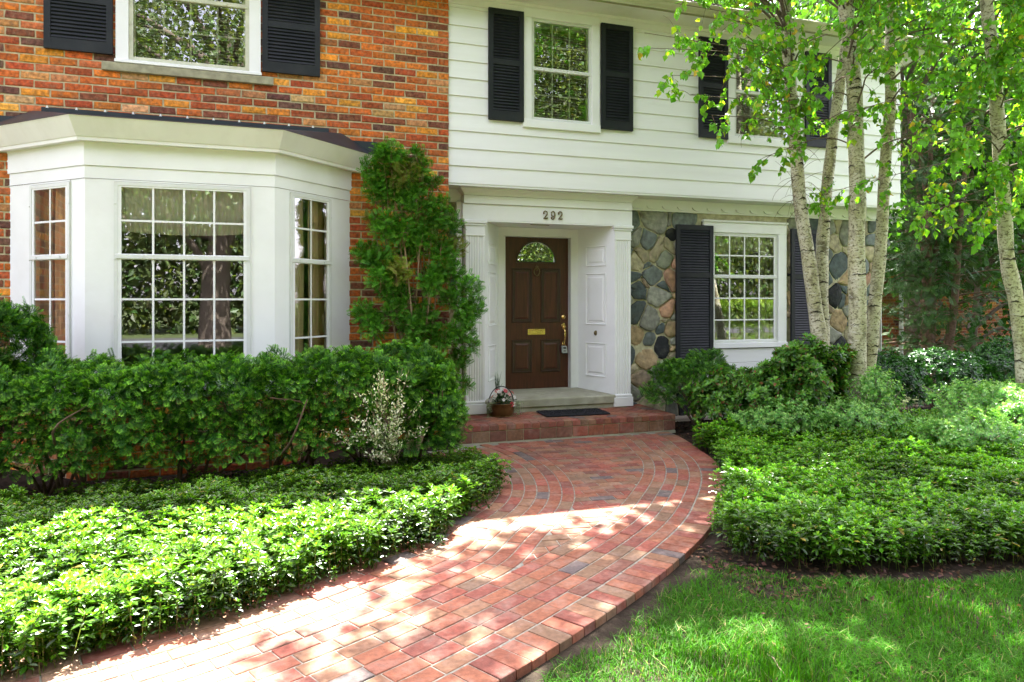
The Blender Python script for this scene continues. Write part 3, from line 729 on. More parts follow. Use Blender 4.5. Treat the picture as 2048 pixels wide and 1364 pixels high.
# lockbox hanging on the handle
lb = thing('lockbox', (hx-.01, YD-.05, .93), 'small grey estate agent lockbox hanging from the brass door handle', 'lockbox')
mb = MB(); L0 = np.array(lb.location); TT = lambda v: np.c_[L0[0]+v[:, 0]*.96-v[:, 2]*.12, L0[1]-v[:, 1], L0[2]+v[:, 2]]
mb.box(-.038, .038, -.018, .02, -.055, .045, T=TT, bev=.008); mb.build('lockbox_body', [surf('grey_zinc', (.42, .45, .47), rough=.45, metal=.3)], lb)
mb = MB(); mb.box(-.02, .022, .0205, .023, .005, .028, T=TT); mb.build('label_plate', [M['black']], lb); mb = MB(); mb.box(-.022, .016, .0205, .022, -.03, -.018, T=TT); mb.build('label_strip', [M['black']], lb); mb = MB(); mb.box(-.03, .03, .0, .0215, -.066, -.0555, T=TT); mb.build('base_cap', [M['black']], lb)
mb = MB(); th = np.linspace(0, np.pi, 11); mb.tube(TT(np.c_[-.022*np.cos(th), np.zeros(11), .045+.055*np.sin(th)]), .005, 8); mb.build('shackle', [M['brass']], lb)

# ---- brick step
step = thing('brick_step', (1.3, 0, 0), 'red brick entrance step with a herringbone top in front of the brown door', 'step')
PAL = np.array([(.255, .084, .042), (.275, .098, .046), (.22, .066, .040), (.24, .118, .058), (.20, .112, .058), (.12, .09, .074), (.285, .080, .046), (.185, .075, .044)])
PWT = np.array([.2, .17, .13, .15, .09, .06, .12, .08])
def pav(dark=1.): return PAL[rng.choice(len(PAL), p=PWT)]*rng.uniform(.82, 1.15)*dark*np.array((.88, .92, 1.02))
px0, px1, py0, py1, pz = -.06, 2.70, -.545, .36, .205
mb = MB(); mb.box(px0+.004, px1-.004, py0+.004, py1, .012, pz-.008, mat=1)
mb.box(px0-.004, px1+.004, py0-.006, py1, -.02, .012, mat=2)
def rectclip(poly, x0, x1, y0, y1):
    for ax, lim, sg in ((0, x0, -1), (0, x1, 1), (1, y0, -1), (1, y1, 1)):
        out = []
        for i in range(len(poly)):
            A, B = poly[i], poly[(i+1) % len(poly)]; da, db = sg*(A[ax]-lim), sg*(B[ax]-lim)
            if da <= 0: out.append(A)
            if da*db < 0: t = da/(da-db); out.append((A[0]+(B[0]-A[0])*t, A[1]+(B[1]-A[1])*t))
        poly = out
        if len(poly) < 3: return []
    return poly
# herringbone field at 45 degrees, inside a soldier border at the front
Lb, Wb, g = .2, .1, .007; ca = math.cos(R(45))
for i in range(-40, 41):
    for j in range(-10, 11):
        for hv in (0, 1):
            bx = i*Wb+j*2*Wb; by = i*Wb-j*2*Wb
            if hv == 0: q = [(bx, by), (bx+Lb, by), (bx+Lb, by+Wb), (bx, by+Wb)]
            else: q = [(bx, by+Wb), (bx+Wb, by+Wb), (bx+Wb, by+Wb+Lb), (bx, by+Wb+Lb)]
            q = [(p[0]+(g/2 if p[0] == min(r_[0] for r_ in q) else -g/2), p[1]+(g/2 if p[1] == min(r_[1] for r_ in q) else -g/2)) for p in q]
            q = [(1.3+(p[0]-p[1])*ca, -.1+(p[0]+p[1])*ca) for p in q]
            q = rectclip(q, px0+.11, px1-.005, py0+.105, py1)
            if len(q) >= 3: mb.prism(q, pz-.03, pz+rng.normal(0, .0008), .003, pav())
x = px0
while x < px1-.02:       # header border along the front edge + brick faces below
    w_ = min(.0995, px1-x)
    mb.box(x+.004, x+w_-.004, py0-.008, py0+.1, pz-.062, pz+rng.normal(0, .001), pav(), bev=.004); x += .1
y = py0+.105
while y < py1-.05: mb.box(px0-.002, px0+.105, y, y+.092, pz-.06, pz, pav(), bev=.004); y += .1
x = px0+.0
while x < px1-.03:
    w_ = min(.199, px1-x); mb.box(x+.004, x+w_-.004, py0-.004, py0+.08, .018, pz-.07, pav(), bev=.004); x += .2
y = py0+.0
while y < py1-.03:
    mb.box(px1-.08, px1+.004, y+.004, y+.196, .018, pz-.07, pav(), bev=.004); mb.box(px1-.1, px1+.006, y+.004, y+.096, pz-.062, pz, pav(), bev=.004); mb.box(px1-.1, px1+.006, y+.104, y+.196, pz-.062, pz, pav(), bev=.004)
    y += .2
mb.build('brickwork', [M['paver'], M['smortar'], M['concrete']], step)
# ---- doormat
mb = MB(); c0 = np.array((1.545, -.09)); an = R(-3)
TM = lambda v: np.c_[c0[0]+v[:, 0]*math.cos(an)-v[:, 1]*math.sin(an), c0[1]+v[:, 0]*math.sin(an)+v[:, 1]*math.cos(an), v[:, 2]]
mb.box(-.41, .41, -.20, .20, pz+.002, pz+.022, T=TM, bev=.007)
for i in range(1500):
    u, v_ = rng.uniform(-.4, .4), rng.uniform(-.19, .19); d = rng.normal(0, .005, 2)
    q = np.array([(u-.003, v_, pz+.02), (u+.003, v_, pz+.02), (u+d[0], v_+d[1], pz+.031)]); mb.add(TM(q), [(0, 1, 2)])
mat_ = mb.build('doormat', [M['rubber']], None, (1.545, -.09, pz)); tag(mat_, 'black rectangular doormat lying on the brick step', 'doormat')

# ---- flower pot by the door
fp = thing('flower_pot', (.66, .02, pz+.003), 'aged copper pot with hoop handle and silk flowers beside the left pilaster', 'flower pot')
f0 = np.array(fp.location); mb = MB()
mb.lathe(f0, [(.0, 0), (.125, 0), (.136, .01), (.150, .09), (.152, .145), (.158, .15), (.158, .156), (.145, .156), (.14, .10), (0, .09)], 40)
for a in np.linspace(0, 6.28, 22): mb.lathe(f0+np.array((.131*math.cos(a), .131*math.sin(a), .012)), [(0, .006), (.006, .004), (.007, -.004)], 6, col=(1, 1, 1), mat=1)
pot = mb.build('pot', [M['copper'], M['brass']], fp)
mb = MB(); th = np.linspace(0, np.pi, 17); mb.tube(np.c_[f0[0]-.155*np.cos(th), f0[1]+.0*th+.02, f0[2]+.15+.20*np.sin(th)], .006, 8); mb.build('hoop_handle', [M['black']], fp)
mb = MB(); mb.lathe(f0, [(0, .15), (.05, .15), (.14, .13), (.142, .10)], 24, col=(.02, .017, .013)); mb.build('potting_soil', [M['mulch']], fp)
# ------------------------------------------------------------------ brick path
Sx = [(2.42, -.40), (2.36, -.95), (2.21, -1.4), (2.09, -1.88), (1.88, -2.32), (1.64, -2.70), (1.34, -3.08), (.97, -3.52), (.58, -3.88), (.02, -4.31), (-.49, -4.65), (-.86, -4.88), (-1.3, -5.13), (-1.85, -5.40), (-2.5, -5.64), (-3.3, -5.82), (-4.4, -5.95), (-6.5, -6.05)]
def resample(p, step=.02):
    d = np.r_[0, np.cumsum(np.linalg.norm(np.diff(p, axis=0), axis=1))]; s = np.arange(0, d[-1], step)
    return np.c_[np.interp(s, d, p[:, 0]), np.interp(s, d, p[:, 1])]
def smooth(p, n=3, k=9):
    for _ in range(n):
        q = np.vstack([np.repeat(p[:1], k, 0), p, np.repeat(p[-1:], k, 0)]); ker = np.ones(2*k+1)/(2*k+1)
        p2 = np.c_[np.convolve(q[:, 0], ker, 'valid'), np.convolve(q[:, 1], ker, 'valid')]; p2[0], p2[-1] = p[0], p[-1]; p = p2
    return p
def offc(p, d):
    """offset a curve to its right side (travelling from door to street, right = house-left/inside)"""
    t = np.gradient(p, axis=0); t /= np.linalg.norm(t, axis=1)[:, None]; n = np.c_[t[:, 1], -t[:, 0]]
    return p+n*d
SC = smooth(resample(spline(Sx, 20)))
CW = .1045
IL0 = [(.50, -.42), (.60, -.75), (.67, -1.26), (.65, -1.84), (.57, -2.28), (.44, -2.68), (.27, -3.02), (.04, -3.33), (-.2, -3.58)]
SR = offc(SC, CW*5)
k = np.argmin(np.linalg.norm(SR-np.array((-.52, -3.98)), axis=1)); ILp = np.vstack([spline(IL0, 20), SR[k:]])
IL = smooth(resample(ILp), 3, 9)
pathm = MB()
def strip(curve, d0, d1, L_, shift, gap=.0075, gapw=.0095, keep=None, head=False):
    A, B = offc(curve, d0+gapw/2), offc(curve, d1-gapw/2); mid = (A+B)/2
    s = np.r_[0, np.cumsum(np.linalg.norm(np.diff(mid, axis=0), axis=1))]
    pos = shift
    while pos+L_ < s[-1]:
        l = L_*rng.uniform(.985, 1.01)
        ss = np.linspace(pos+gap/2, pos+l-gap/2, 2 if l < .15 else 4)
        P1 = np.c_[np.interp(ss, s, A[:, 0]), np.interp(ss, s, A[:, 1])]; P2 = np.c_[np.interp(ss, s, B[:, 0]), np.interp(ss, s, B[:, 1])]
        poly = np.vstack([P1, P2[::-1]]); c = poly.mean(0)
        ar = np.dot(poly[:, 0], np.roll(poly[:, 1], -1))-np.dot(poly[:, 1], np.roll(poly[:, 0], -1))
        if ar < 0: poly = poly[::-1]
        if c[1] < -.56 and c[0] > -6 and (keep is None or keep(c)):
            z = rng.normal(0, .0012); tl = rng.normal(0, .004, 2)
            n0 = pathm.n; pathm.prism(poly, -.05, z, .003, pav())
            vv = pathm.v[-1]; top = vv[:, 2] > -.03; vv[top, 2] += (vv[top, :2]-c)@tl
        pos += l
strip(SC, -.205, -.003, .103, .02, head=True)
for i in range(5): strip(SC, i*CW, (i+1)*CW, .205, .1*(i % 2)+rng.uniform(0, .03))
for i in range(9): strip(IL, i*CW, (i+1)*CW, .205, .1*(i % 2)+.05+rng.uniform(0, .03))
# running-bond fill between the two bands, cut to the curves
def near_clip(poly, curve, side):
    c = np.mean(poly, 0); t = np.gradient(curve, axis=0); k = np.argmin(((curve-c)**2).sum(1))
    tt = t[k]/np.linalg.norm(t[k]); n = np.array([tt[1], -tt[0]])*side; cc = curve[k]@n+.004
    out = []
    for i in range(len(poly)):
        A, B = np.array(poly[i]), np.array(poly[(i+1) % len(poly)]); da, db = cc-A@n, cc-B@n
        if da <= 0: out.append(tuple(A))
        if da*db < 0: out.append(tuple(A+(B-A)*da/(da-db)))
    return out
an = R(-7); e1 = np.array((math.cos(an), math.sin(an))); e2 = np.array((-math.sin(an), math.cos(an)))
SRf = SR[:k+6]; ILf = IL[IL[:, 1] > -4.05]
for j in range(-2, 42):
    for i in range(-12, 16):
        o_ = np.array((1.2, -.5))+e1*(i*.2075+(j % 2)*.104)-e2*(j*.1035)
        q = [o_, o_+e1*.2, o_+e1*.2+e2*.097, o_+e2*.097]
        q = near_clip(q, SRf, 1)
        if len(q) >= 3: q = near_clip(q, ILf, -1)
        if len(q) >= 3: q = rectclip([tuple(p) for p in q], -3, 3, -4.2, -.562)
        if len(q) < 3: continue
        P_ = np.array(q); ar = .5*abs(np.dot(P_[:, 0], np.roll(P_[:, 1], -1))-np.dot(P_[:, 1], np.roll(P_[:, 0], -1)))
        if ar > .0012: pathm.prism(q, -.05, rng.normal(0, .001), .003, pav())
# joint bed
E1, E2 = offc(SC, -.19), offc(IL, CW*9)
m_ = 200; A = E1[np.linspace(0, len(E1)-1, m_).astype(int)]; B = E2[np.linspace(0, len(E2)-1, m_).astype(int)]
pathm.add([(*p, -.005) for p in A]+[(*p, -.005) for p in B], [(i, i+1, m_+i+1, m_+i) for i in range(m_-1)], mat=1)
pathm.add([(-.05, -.558, -.009), (2.6, -.558, -.009), (2.3, -1.4, -.009), (.0, -1.4, -.009)], [(0, 1, 2, 3)], mat=1)
pth = pathm.build('path', [M['paver'], M['sand']]); tag(pth, 'curving red brick path with arcs of pavers leading to the step', kind='structure')
REDGE = offc(SC, -.21)          # right edge of the path
LEDGE = offc(IL, CW*6.4)

# ------------------------------------------------------------------ ground
gm = MB(); G = 300
gm.add([(-G, -G, -.055), (G, -G, -.055), (G, G, -.055), (-G, G, -.055)], [(0, 1, 2, 3)])
gr = gm.build('ground', [M['turf']]); tag(gr, 'lawn ground reaching out past the street', kind='structure')
mb = MB(); mb.add([(-9, -9.5, -.045), (12, -9.5, -.045), (12, .45, -.045), (-9, .45, -.045)], [(0, 1, 2, 3)]); s_ = mb.build('soil', [M['soil']]); tag(s_, 'dark soil of the planting beds', kind='structure')
# ------------------------------------------------------------------ foliage builders
def unit(a): return a/(np.linalg.norm(a, axis=-1, keepdims=True)+1e-9)
def orient(d, up):
    y = unit(d); x = unit(np.cross(y, up)); z = np.cross(x, y); return np.stack([x, y, z], -1)
def scatter(mb, tmpl, pos, Rm, sc, col, tip=None, mat=0, smooth=False):
    v, fq, tint = tmpl
    n = len(pos); sc = np.asarray(sc, float); sc = sc[:, None, None] if sc.ndim == 1 else (sc[:, None, :] if sc.ndim == 2 else sc)
    V = np.einsum('nij,nkj->nki', Rm, v[None]*sc)+pos[:, None]
    m = len(v); F = (fq[None]+(np.arange(n)*m)[:, None, None]).reshape(-1, fq.shape[1])
    c = col[:, None, :]*np.ones((1, len(fq), 1))
    if tip is not None: t = tint[None, :, None]; c = c*(1-t)+tip[:, None, :]*t
    else: c = c*(1+.25*tint[None, :, None])
    mb.add(V.reshape(-1, 3), F, c.reshape(-1, 3), mat, smooth)
def leaf_t(w=.42, fold=.12, droop=.1, peak=.55):
    v = np.array([(0, 0, 0), (-w*.75, peak*.5, fold*.7), (w*.75, peak*.5, fold*.7), (0, peak*.55, 0), (-w, peak, fold-droop*.4), (w, peak, fold-droop*.4), (0, peak*1.1, -droop*.4), (0, 1, -droop), (-w*.55, .84, fold*.5-droop*.8), (w*.55, .84, fold*.5-droop*.8)])
    f = np.array([(0, 3, 1, 1), (0, 2, 3, 3), (1, 3, 6, 4), (3, 2, 5, 6), (4, 6, 7, 8), (6, 5, 9, 7)])
    return v, f, np.zeros(6)
def fixtri(t):       # drop doubled corners by nudging to quads
    v, f, c = t; v = list(map(tuple, v)); nf = []
    for q in f:
        q = list(q)
        if len(set(q)) < 4:
            a, b = q[0], q[-1]
            mid = tuple((np.array(v[q[2]])+np.array(v[q[0]]))/2); v.append(mid); q[3] = len(v)-1
        nf.append(q)
    return np.array(v), np.array(nf), c
LEAF = fixtri(leaf_t(.21, .06, .12, .62)); LEAFW = fixtri(leaf_t(.36, .06, .16, .38)); LEAFN = fixtri(leaf_t(.17, .05, .1, .5))
def simple_t(w, peak=.5, fold=.08):
    v = np.array([(0, 0, 0), (-w, peak, fold), (0, 1, 0), (w, peak, fold)]); return v, np.array([(0, 3, 2, 1)]), np.zeros(1)
SLEAF = simple_t(.25)
MLEAF = (np.array([(0, 0, 0), (.17, .42, .05), (.19, .72, .03), (0, 1, -.08), (-.19, .72, .03), (-.17, .42, .05)]), np.array([(0, 1, 2, 3), (0, 3, 4, 5)]), np.zeros(2))
v = np.array([(0, 0, 0), (-.40, .32, .05), (-.30, .55, .05), (0, 1, -.12), (.30, .55, .05), (.40, .32, .05), (0, .36, 0)])
BLEAF = (v, np.array([(0, 6, 2, 1), (6, 3, 2, 2), (0, 5, 4, 6), (6, 4, 3, 3)]), np.zeros(4)); BLEAF = fixtri(BLEAF)
def spray_t(n=9, L_=1., nl=.30, w=.033, rise=.12):
    v, f, t = [], [], []
    for i in range(n):
        y = L_*(.08+.92*i/(n-1)); l = nl*(.75+.5*math.sin(math.pi*(i+1)/(n+1)))*(1 if i < n-1 else .8)
        for s in (-1, 1):
            d = np.array((s*math.cos(.75), math.sin(.75), rise)); p = np.array((0, y, -.04*y*y)); q = p+d*l; m = p+d*l*.5; nn = np.array((-d[1], d[0], 0))*w
            k = len(v); v += [p, m+nn, q, m-nn]; f.append((k, k+1, k+2, k+3)); t.append(max(0, (i/(n-1)-.45))*1.5)
    return np.array(v), np.array(f), np.clip(np.array(t), 0, 1)
SPRAY = spray_t(8, 1., .30, .045); SPRAYL = spray_t(11, 1., .22, .03, .05)
def rdir(n, bias=(0, 0, 0), s=1.0): return unit(rng.normal(size=(n, 3))*s+np.array(bias))
def cvar(base, n, dv=.25, dh=.08): return np.clip(np.array(base)[None]*rng.uniform(1-dv, 1+dv, (n, 1))*(1+rng.normal(0, dh, (n, 3))), .003, .9)
YEW_D, YEW_T = (.022, .092, .008), (.26, .60, .03)
# ---- pachysandra ground cover
def groundcover(name, label, poly, dens, hmin, hmax, base, hfun=None, sc=1.0, keep=None):
    poly = [tuple(p) for p in poly]; P_ = np.array(poly); lo, hi = P_.min(0), P_.max(0)
    n = int((hi-lo).prod()*dens); p = rng.uniform(lo, hi, (n, 2)); p = p[inside(p, poly)]
    if keep is not None: p = p[keep(p)]
    n = len(p); h = rng.uniform(hmin, hmax, n)*(1+.22*vnoise(p, 5, 3)); h *= np.where(rng.random(n) < .22, .55, 1)
    if hfun is not None: h *= hfun(p)
    mb = MB(); lean = rng.normal(0, .035, (n, 2)); top = np.c_[p+lean, h]
    # stems
    sm = rng.random(n) < .55
    for a, b in zip(p[sm], top[sm]): pass
    sv = np.stack([np.c_[p[sm]-[.002, 0], np.full(sm.sum(), -.03)], np.c_[p[sm]+[.002, 0], np.full(sm.sum(), -.03)], top[sm]+[.002, 0, 0], top[sm]-[.002, 0, 0]], 1)
    mb.add(sv.reshape(-1, 3), np.arange(4*sm.sum()).reshape(-1, 4), cvar((.10, .15, .03), sm.sum()))
    clump = .8+.3*vnoise(p, 3.1, 9)
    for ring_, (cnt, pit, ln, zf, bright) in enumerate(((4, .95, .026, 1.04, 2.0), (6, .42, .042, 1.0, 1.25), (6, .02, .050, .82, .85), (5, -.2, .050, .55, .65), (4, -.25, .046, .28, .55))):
        a0 = rng.uniform(0, 6.28, n)
        for k in range(cnt):
            a = a0+k*6.283/cnt+rng.normal(0, .18, n); pt = pit+rng.normal(0, .2, n)
            d = np.c_[np.cos(a)*np.cos(pt), np.sin(a)*np.cos(pt), np.sin(pt)]
            up = np.array([0, 0, 1.])[None]+rng.normal(0, .18, (n, 3))
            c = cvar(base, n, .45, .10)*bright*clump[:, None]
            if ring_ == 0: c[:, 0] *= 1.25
            odd = rng.random(n) < .012; c[odd] = (.35, .28, .05)
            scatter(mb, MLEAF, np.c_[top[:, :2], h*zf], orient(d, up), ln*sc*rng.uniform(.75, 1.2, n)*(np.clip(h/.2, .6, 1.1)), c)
    o = mb.build(name, [M['leaf']]); tag(o, label, 'ground cover', kind='stuff'); return o
q = np.array([p for p in LEDGE if p[1] < -.75]); q = q[::4]
edgeL = q+np.c_[rng.normal(0, .035, len(q)), rng.normal(0, .035, len(q))]
polyL = [tuple(p) for p in edgeL]+[(-5.6, -4.6), (-5.6, -1.75), (-3.6, -1.75), (-2.6, -1.6), (-1.2, -1.35), (-.35, -1.05), (-.15, -.62)]
def keepL(p):      # the cover thins out to bare mulch under the hedge at far left
    d = np.clip((p[:, 0]+4.6)/3.2, 0, 1); lim = -2.35+.95*d
    return rng.random(len(p)) > np.clip((p[:, 1]-lim)/.45, 0, .93)
BEDH = lambda p: .55+.6*np.clip((-1.2-p[:, 1])/1.6, 0, 1)
groundcover('ground_cover', 'glossy low ground cover between the yew hedge and the left side of the brick path', polyL, 820, .11, .21, (.068, .17, .008), BEDH, sc=.98, keep=keepL)
q = np.array([p for p in REDGE if p[1] < -1.15 and p[0] > .95])[::5]
edgeR = [tuple(p+np.array((.03, .0))+rng.normal(0, .03, 2)) for p in q]
FRONT = [(.80, -4.25), (.95, -4.52), (1.3, -4.68), (1.8, -4.84), (2.4, -4.92), (3.4, -5.1), (5, -5.3), (7.6, -5.5)]
polyR = edgeR+FRONT+[(7.6, -1.3), (4.5, -1.4), (3.2, -1.3)]
groundcover('ground_cover', 'bright green low ground cover spreading right of the brick path behind the lawn', polyR, 620, .14, .235, (.095, .255, .010))
# ---- mulch and fallen leaves
mb = MB()
for (lo, hi, n) in (((-5.5, -2.4), (-1.2, -.9), 5200), ((.6, -4.9), (1.6, -4.0), 700), ((2.3, -1.5), (3.6, .2), 1500), ((1.0, -5.1), (5, -4.7), 900), ((4, -1.5), (9, .4), 1500)):
    p = np.c_[rng.uniform(lo, hi, (n, 2)), rng.uniform(-.038, -.02, n)]
    scatter(mb, SLEAF, p, orient(rdir(n, (0, 0, 0))*[1, 1, .25], rdir(n, (0, 0, 2.5))), rng.uniform(.02, .05, n), cvar((.075, .045, .028), n, .5, .12))
o = mb.build('mulch', [M['mulch']]); tag(o, 'brown bark chips and dead leaves lying on the soil', 'mulch', kind='stuff')
# ---- lawn
def lawn():
    LP = [tuple(p+np.array((.06, -.05))) for p in REDGE[::10] if p[0] < .95 and p[1] < -3.8]
    front = [(.72, -4.22), (.98, -4.68), (1.4, -4.84), (1.9, -4.99), (2.5, -5.07), (5, -5.4)]
    poly = front+[(5.2, -8.2), (-3.5, -8.2)]+LP[::-1]
    mb = MB()
    n = 240000; p = np.c_[rng.uniform(-1.6, 4.6, n), rng.uniform(-7.6, -4.15, n)]
    p = p[inside(p, poly)]
    de = np.min(np.linalg.norm(p[:, None]-REDGE[::12][None], axis=2), 1)
    bare = vnoise(p, 7, 5)*.10+.10
    keep = (rng.random(len(p)) < np.clip((de-bare*.8)/.16, .08, 1)) & (rng.random(len(p)) < np.clip(1.1+.6*vnoise(p, 4.2, 21), .35, 1))
    far = np.linalg.norm(p-np.array((-1.9, -8.0)), axis=1) > 2.3
    p = p[keep & far]; n = len(p)
    h = rng.uniform(.025, .062, n)*(1+.4*vnoise(p, 2.6, 11)); w = rng.uniform(.0011, .0024, n)
    a = rng.uniform(0, 6.28, n); b = rng.uniform(.3, 1.4, n)+.3*vnoise(p, 3, 4); b = np.abs(b)
    dx = np.c_[np.cos(a), np.sin(a)]; wx = np.c_[-np.sin(a), np.cos(a)]*w[:, None]
    def pt(t, k, s): return np.c_[p+dx*(b*h*t*t)[:, None]+wx*k*s, -.05+h*t*(1-.25*b*t)+.012]
    V = np.stack([pt(0, 1, -1), pt(0, 1, 1), pt(.55, .8, -1), pt(.55, .8, 1), pt(1, .08, -1), pt(1, .08, 1)], 1)
    F = (np.array([(0, 1, 3, 2), (2, 3, 5, 4)])[None]+(np.arange(n)*6)[:, None, None]).reshape(-1, 4)
    c = cvar((.044, .160, .005), n, .4, .12)*(1+.22*vnoise(p, 2.2, 31))[:, None]
    dry = rng.random(n) < .05; c[dry] = cvar((.26, .25, .10), dry.sum(), .3)
    mb.add(V.reshape(-1, 3), F, np.repeat(c, 2, 0))
    # clover-like weeds and litter
    n = 500; p = np.c_[rng.uniform(.2, 3.4, n), rng.uniform(-6.6, -4.6, n)]; p = p[inside(p, poly)]; n = len(p)
    scatter(mb, SLEAF, np.c_[p, rng.uniform(-.03, 0, n)], orient(rdir(n)*[1, 1, .3], rdir(n, (0, 0, 2))), rng.uniform(.015, .035, n), cvar((.16, .10, .06), n, .4))
    # tufts growing against the path edge
    o = mb.build('grass', [M['grass']]); tag(o, 'lawn grass with worn patches along the right edge of the path', 'grass', kind='stuff')
lawn()
# fallen twig on the lawn
mb = MB(); mb.tube([(.21, -5.36, -.01), (.20, -5.42, 0.0), (.17, -5.49, .0), (.165, -5.54, -.01)], [.003, .004, .003, .002], 6, col=(.25, .19, .13)); tw = mb.build('fallen_twig', [M['twig']], None, (.2, -5.45, -.01)); tag(tw, 'thin pale fallen twig lying in the lawn grass', 'twig')
# ------------------------------------------------------------------ shrubs
def sprays(mb, pos, out, size, base=YEW_D, tipc=YEW_T, tipf=.8, tmpl=SPRAY, dv=.3):
    n = len(pos); out = unit(out); t = rng.normal(0, 1, (n, 3)); t = unit(t-(t*out).sum(1, keepdims=True)*out)
    d = unit(t*rng.uniform(.4, 1.2, (n, 1))+out*.75+np.array((0, 0, -.12))); up = out*.9+np.array((0, 0, .55))+rng.normal(0, .35, (n, 3))
    c = cvar(base, n, dv); t = cvar(tipc, n, .3); t = c+(t-c)*(tipf*rng.uniform(.2, 1, (n, 1)))
    scatter(mb, tmpl, pos-d*.02, orient(d, up), size*rng.uniform(.7, 1.25, n), c, t)
def branch_mesh(o_, pts_list, r0, r1, col=(.16, .11, .07), sides=5, name='branch', mat='twig'):
    mb = MB()
    for p in pts_list: mb.tube(p, np.linspace(r0, r1, len(p)), sides, col=col)
    return mb.build(name, [M[mat]], o_)
def hedge(name, label, x0, x1, y0, y1, zb, zt, dens, cat='hedge', rx=.16, size=.085, group=None, nb=14, base=YEW_D, tipc=YEW_T):
    """clipped hedge: bumpy rounded box of sprays, branches below"""
    t = thing(name, ((x0+x1)/2, (y0+y1)/2, -.04), label, cat, group)
    A = [((x1-x0)*(zt-zb), 'f'), ((x1-x0)*(y1-y0), 't'), ((y1-y0)*(zt-zb)*2, 's')]; mb = MB()
    for a, k in A:
        n = int(a*dens*1.25); u, v_ = rng.random(n), rng.random(n)
        if k == 'f': p = np.c_[x0+u*(x1-x0), np.full(n, y0), zb+v_*(zt-zb)]; o = np.tile((0, -1., .25), (n, 1))
        elif k == 't': p = np.c_[x0+u*(x1-x0), y0+v_*(y1-y0), np.full(n, zt)]; o = np.tile((0, -.15, 1.), (n, 1))
        else: s_ = rng.choice([0, 1], n); p = np.c_[x0+s_*(x1-x0), y0+u*(y1-y0), zb+v_*(zt-zb)]; o = np.c_[s_*2.-1, np.full(n, -.2), np.full(n, .3)]
        # rounded edges
        c = np.clip(p, [x0+rx, y0+rx, zb], [x1-rx, y1-rx, zt-rx]); d = p-c; L_ = np.linalg.norm(d, axis=1, keepdims=True)+1e-6
        p = c+d/L_*np.minimum(L_, rx)
        o = unit(o+d/L_*.7)
        bump = .075*vnoise(p, 6, 2)+.05*vnoise(p, 15, 8)
        dep = np.abs(rng.normal(0, .05, n))+.16*(rng.random(n) < .3)*rng.random(n)
        p = p+o*(bump-dep)[:, None]
        low = np.clip((p[:, 2]-zb)/.28, 0, 1); hole = vnoise(p, 5.5, 17) < -.75
        kp = (rng.random(n) < .5+.5*low) & ~(hole & (rng.random(n) < .7) & (k == 'f'))
        p, o, dep = p[kp], o[kp], dep[kp]
        shade = np.clip(1-dep/.12, 0, 1)
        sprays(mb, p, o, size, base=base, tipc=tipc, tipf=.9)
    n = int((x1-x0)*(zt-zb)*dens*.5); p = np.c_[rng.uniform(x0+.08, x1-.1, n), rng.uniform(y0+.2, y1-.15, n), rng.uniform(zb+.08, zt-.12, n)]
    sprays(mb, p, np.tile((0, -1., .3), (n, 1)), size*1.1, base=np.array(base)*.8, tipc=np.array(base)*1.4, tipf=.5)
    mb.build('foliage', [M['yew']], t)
    for i in range(nb):
        br = []; bx = rng.uniform(x0+.25, x1-.25); by = (y0+y1)/2+rng.normal(0, .08)
        for j in range(4):
            ex, ey = np.clip(bx+rng.normal(0, .4), x0+.1, x1-.18), by+rng.normal(0, .25)-.1
            br.append(spline([(bx, by, -.05), (bx+(ex-bx)*.3, by+(ey-by)*.3, .22), (ex, ey, zb+.25+rng.uniform(-.1, .2)), (np.clip(ex+rng.normal(0, .2), x0+.1, x1-.15), ey+rng.normal(0, .1), zt-.25)], 4))
        branch_mesh(t, br, .016, .006, (.10, .065, .042))
    return t
hedge('yew_hedge', 'long clipped dark green yew hedge below the white bay window', -5.4, -.34, -1.92, -1.0, .29, 1.05, 1900, size=.078)
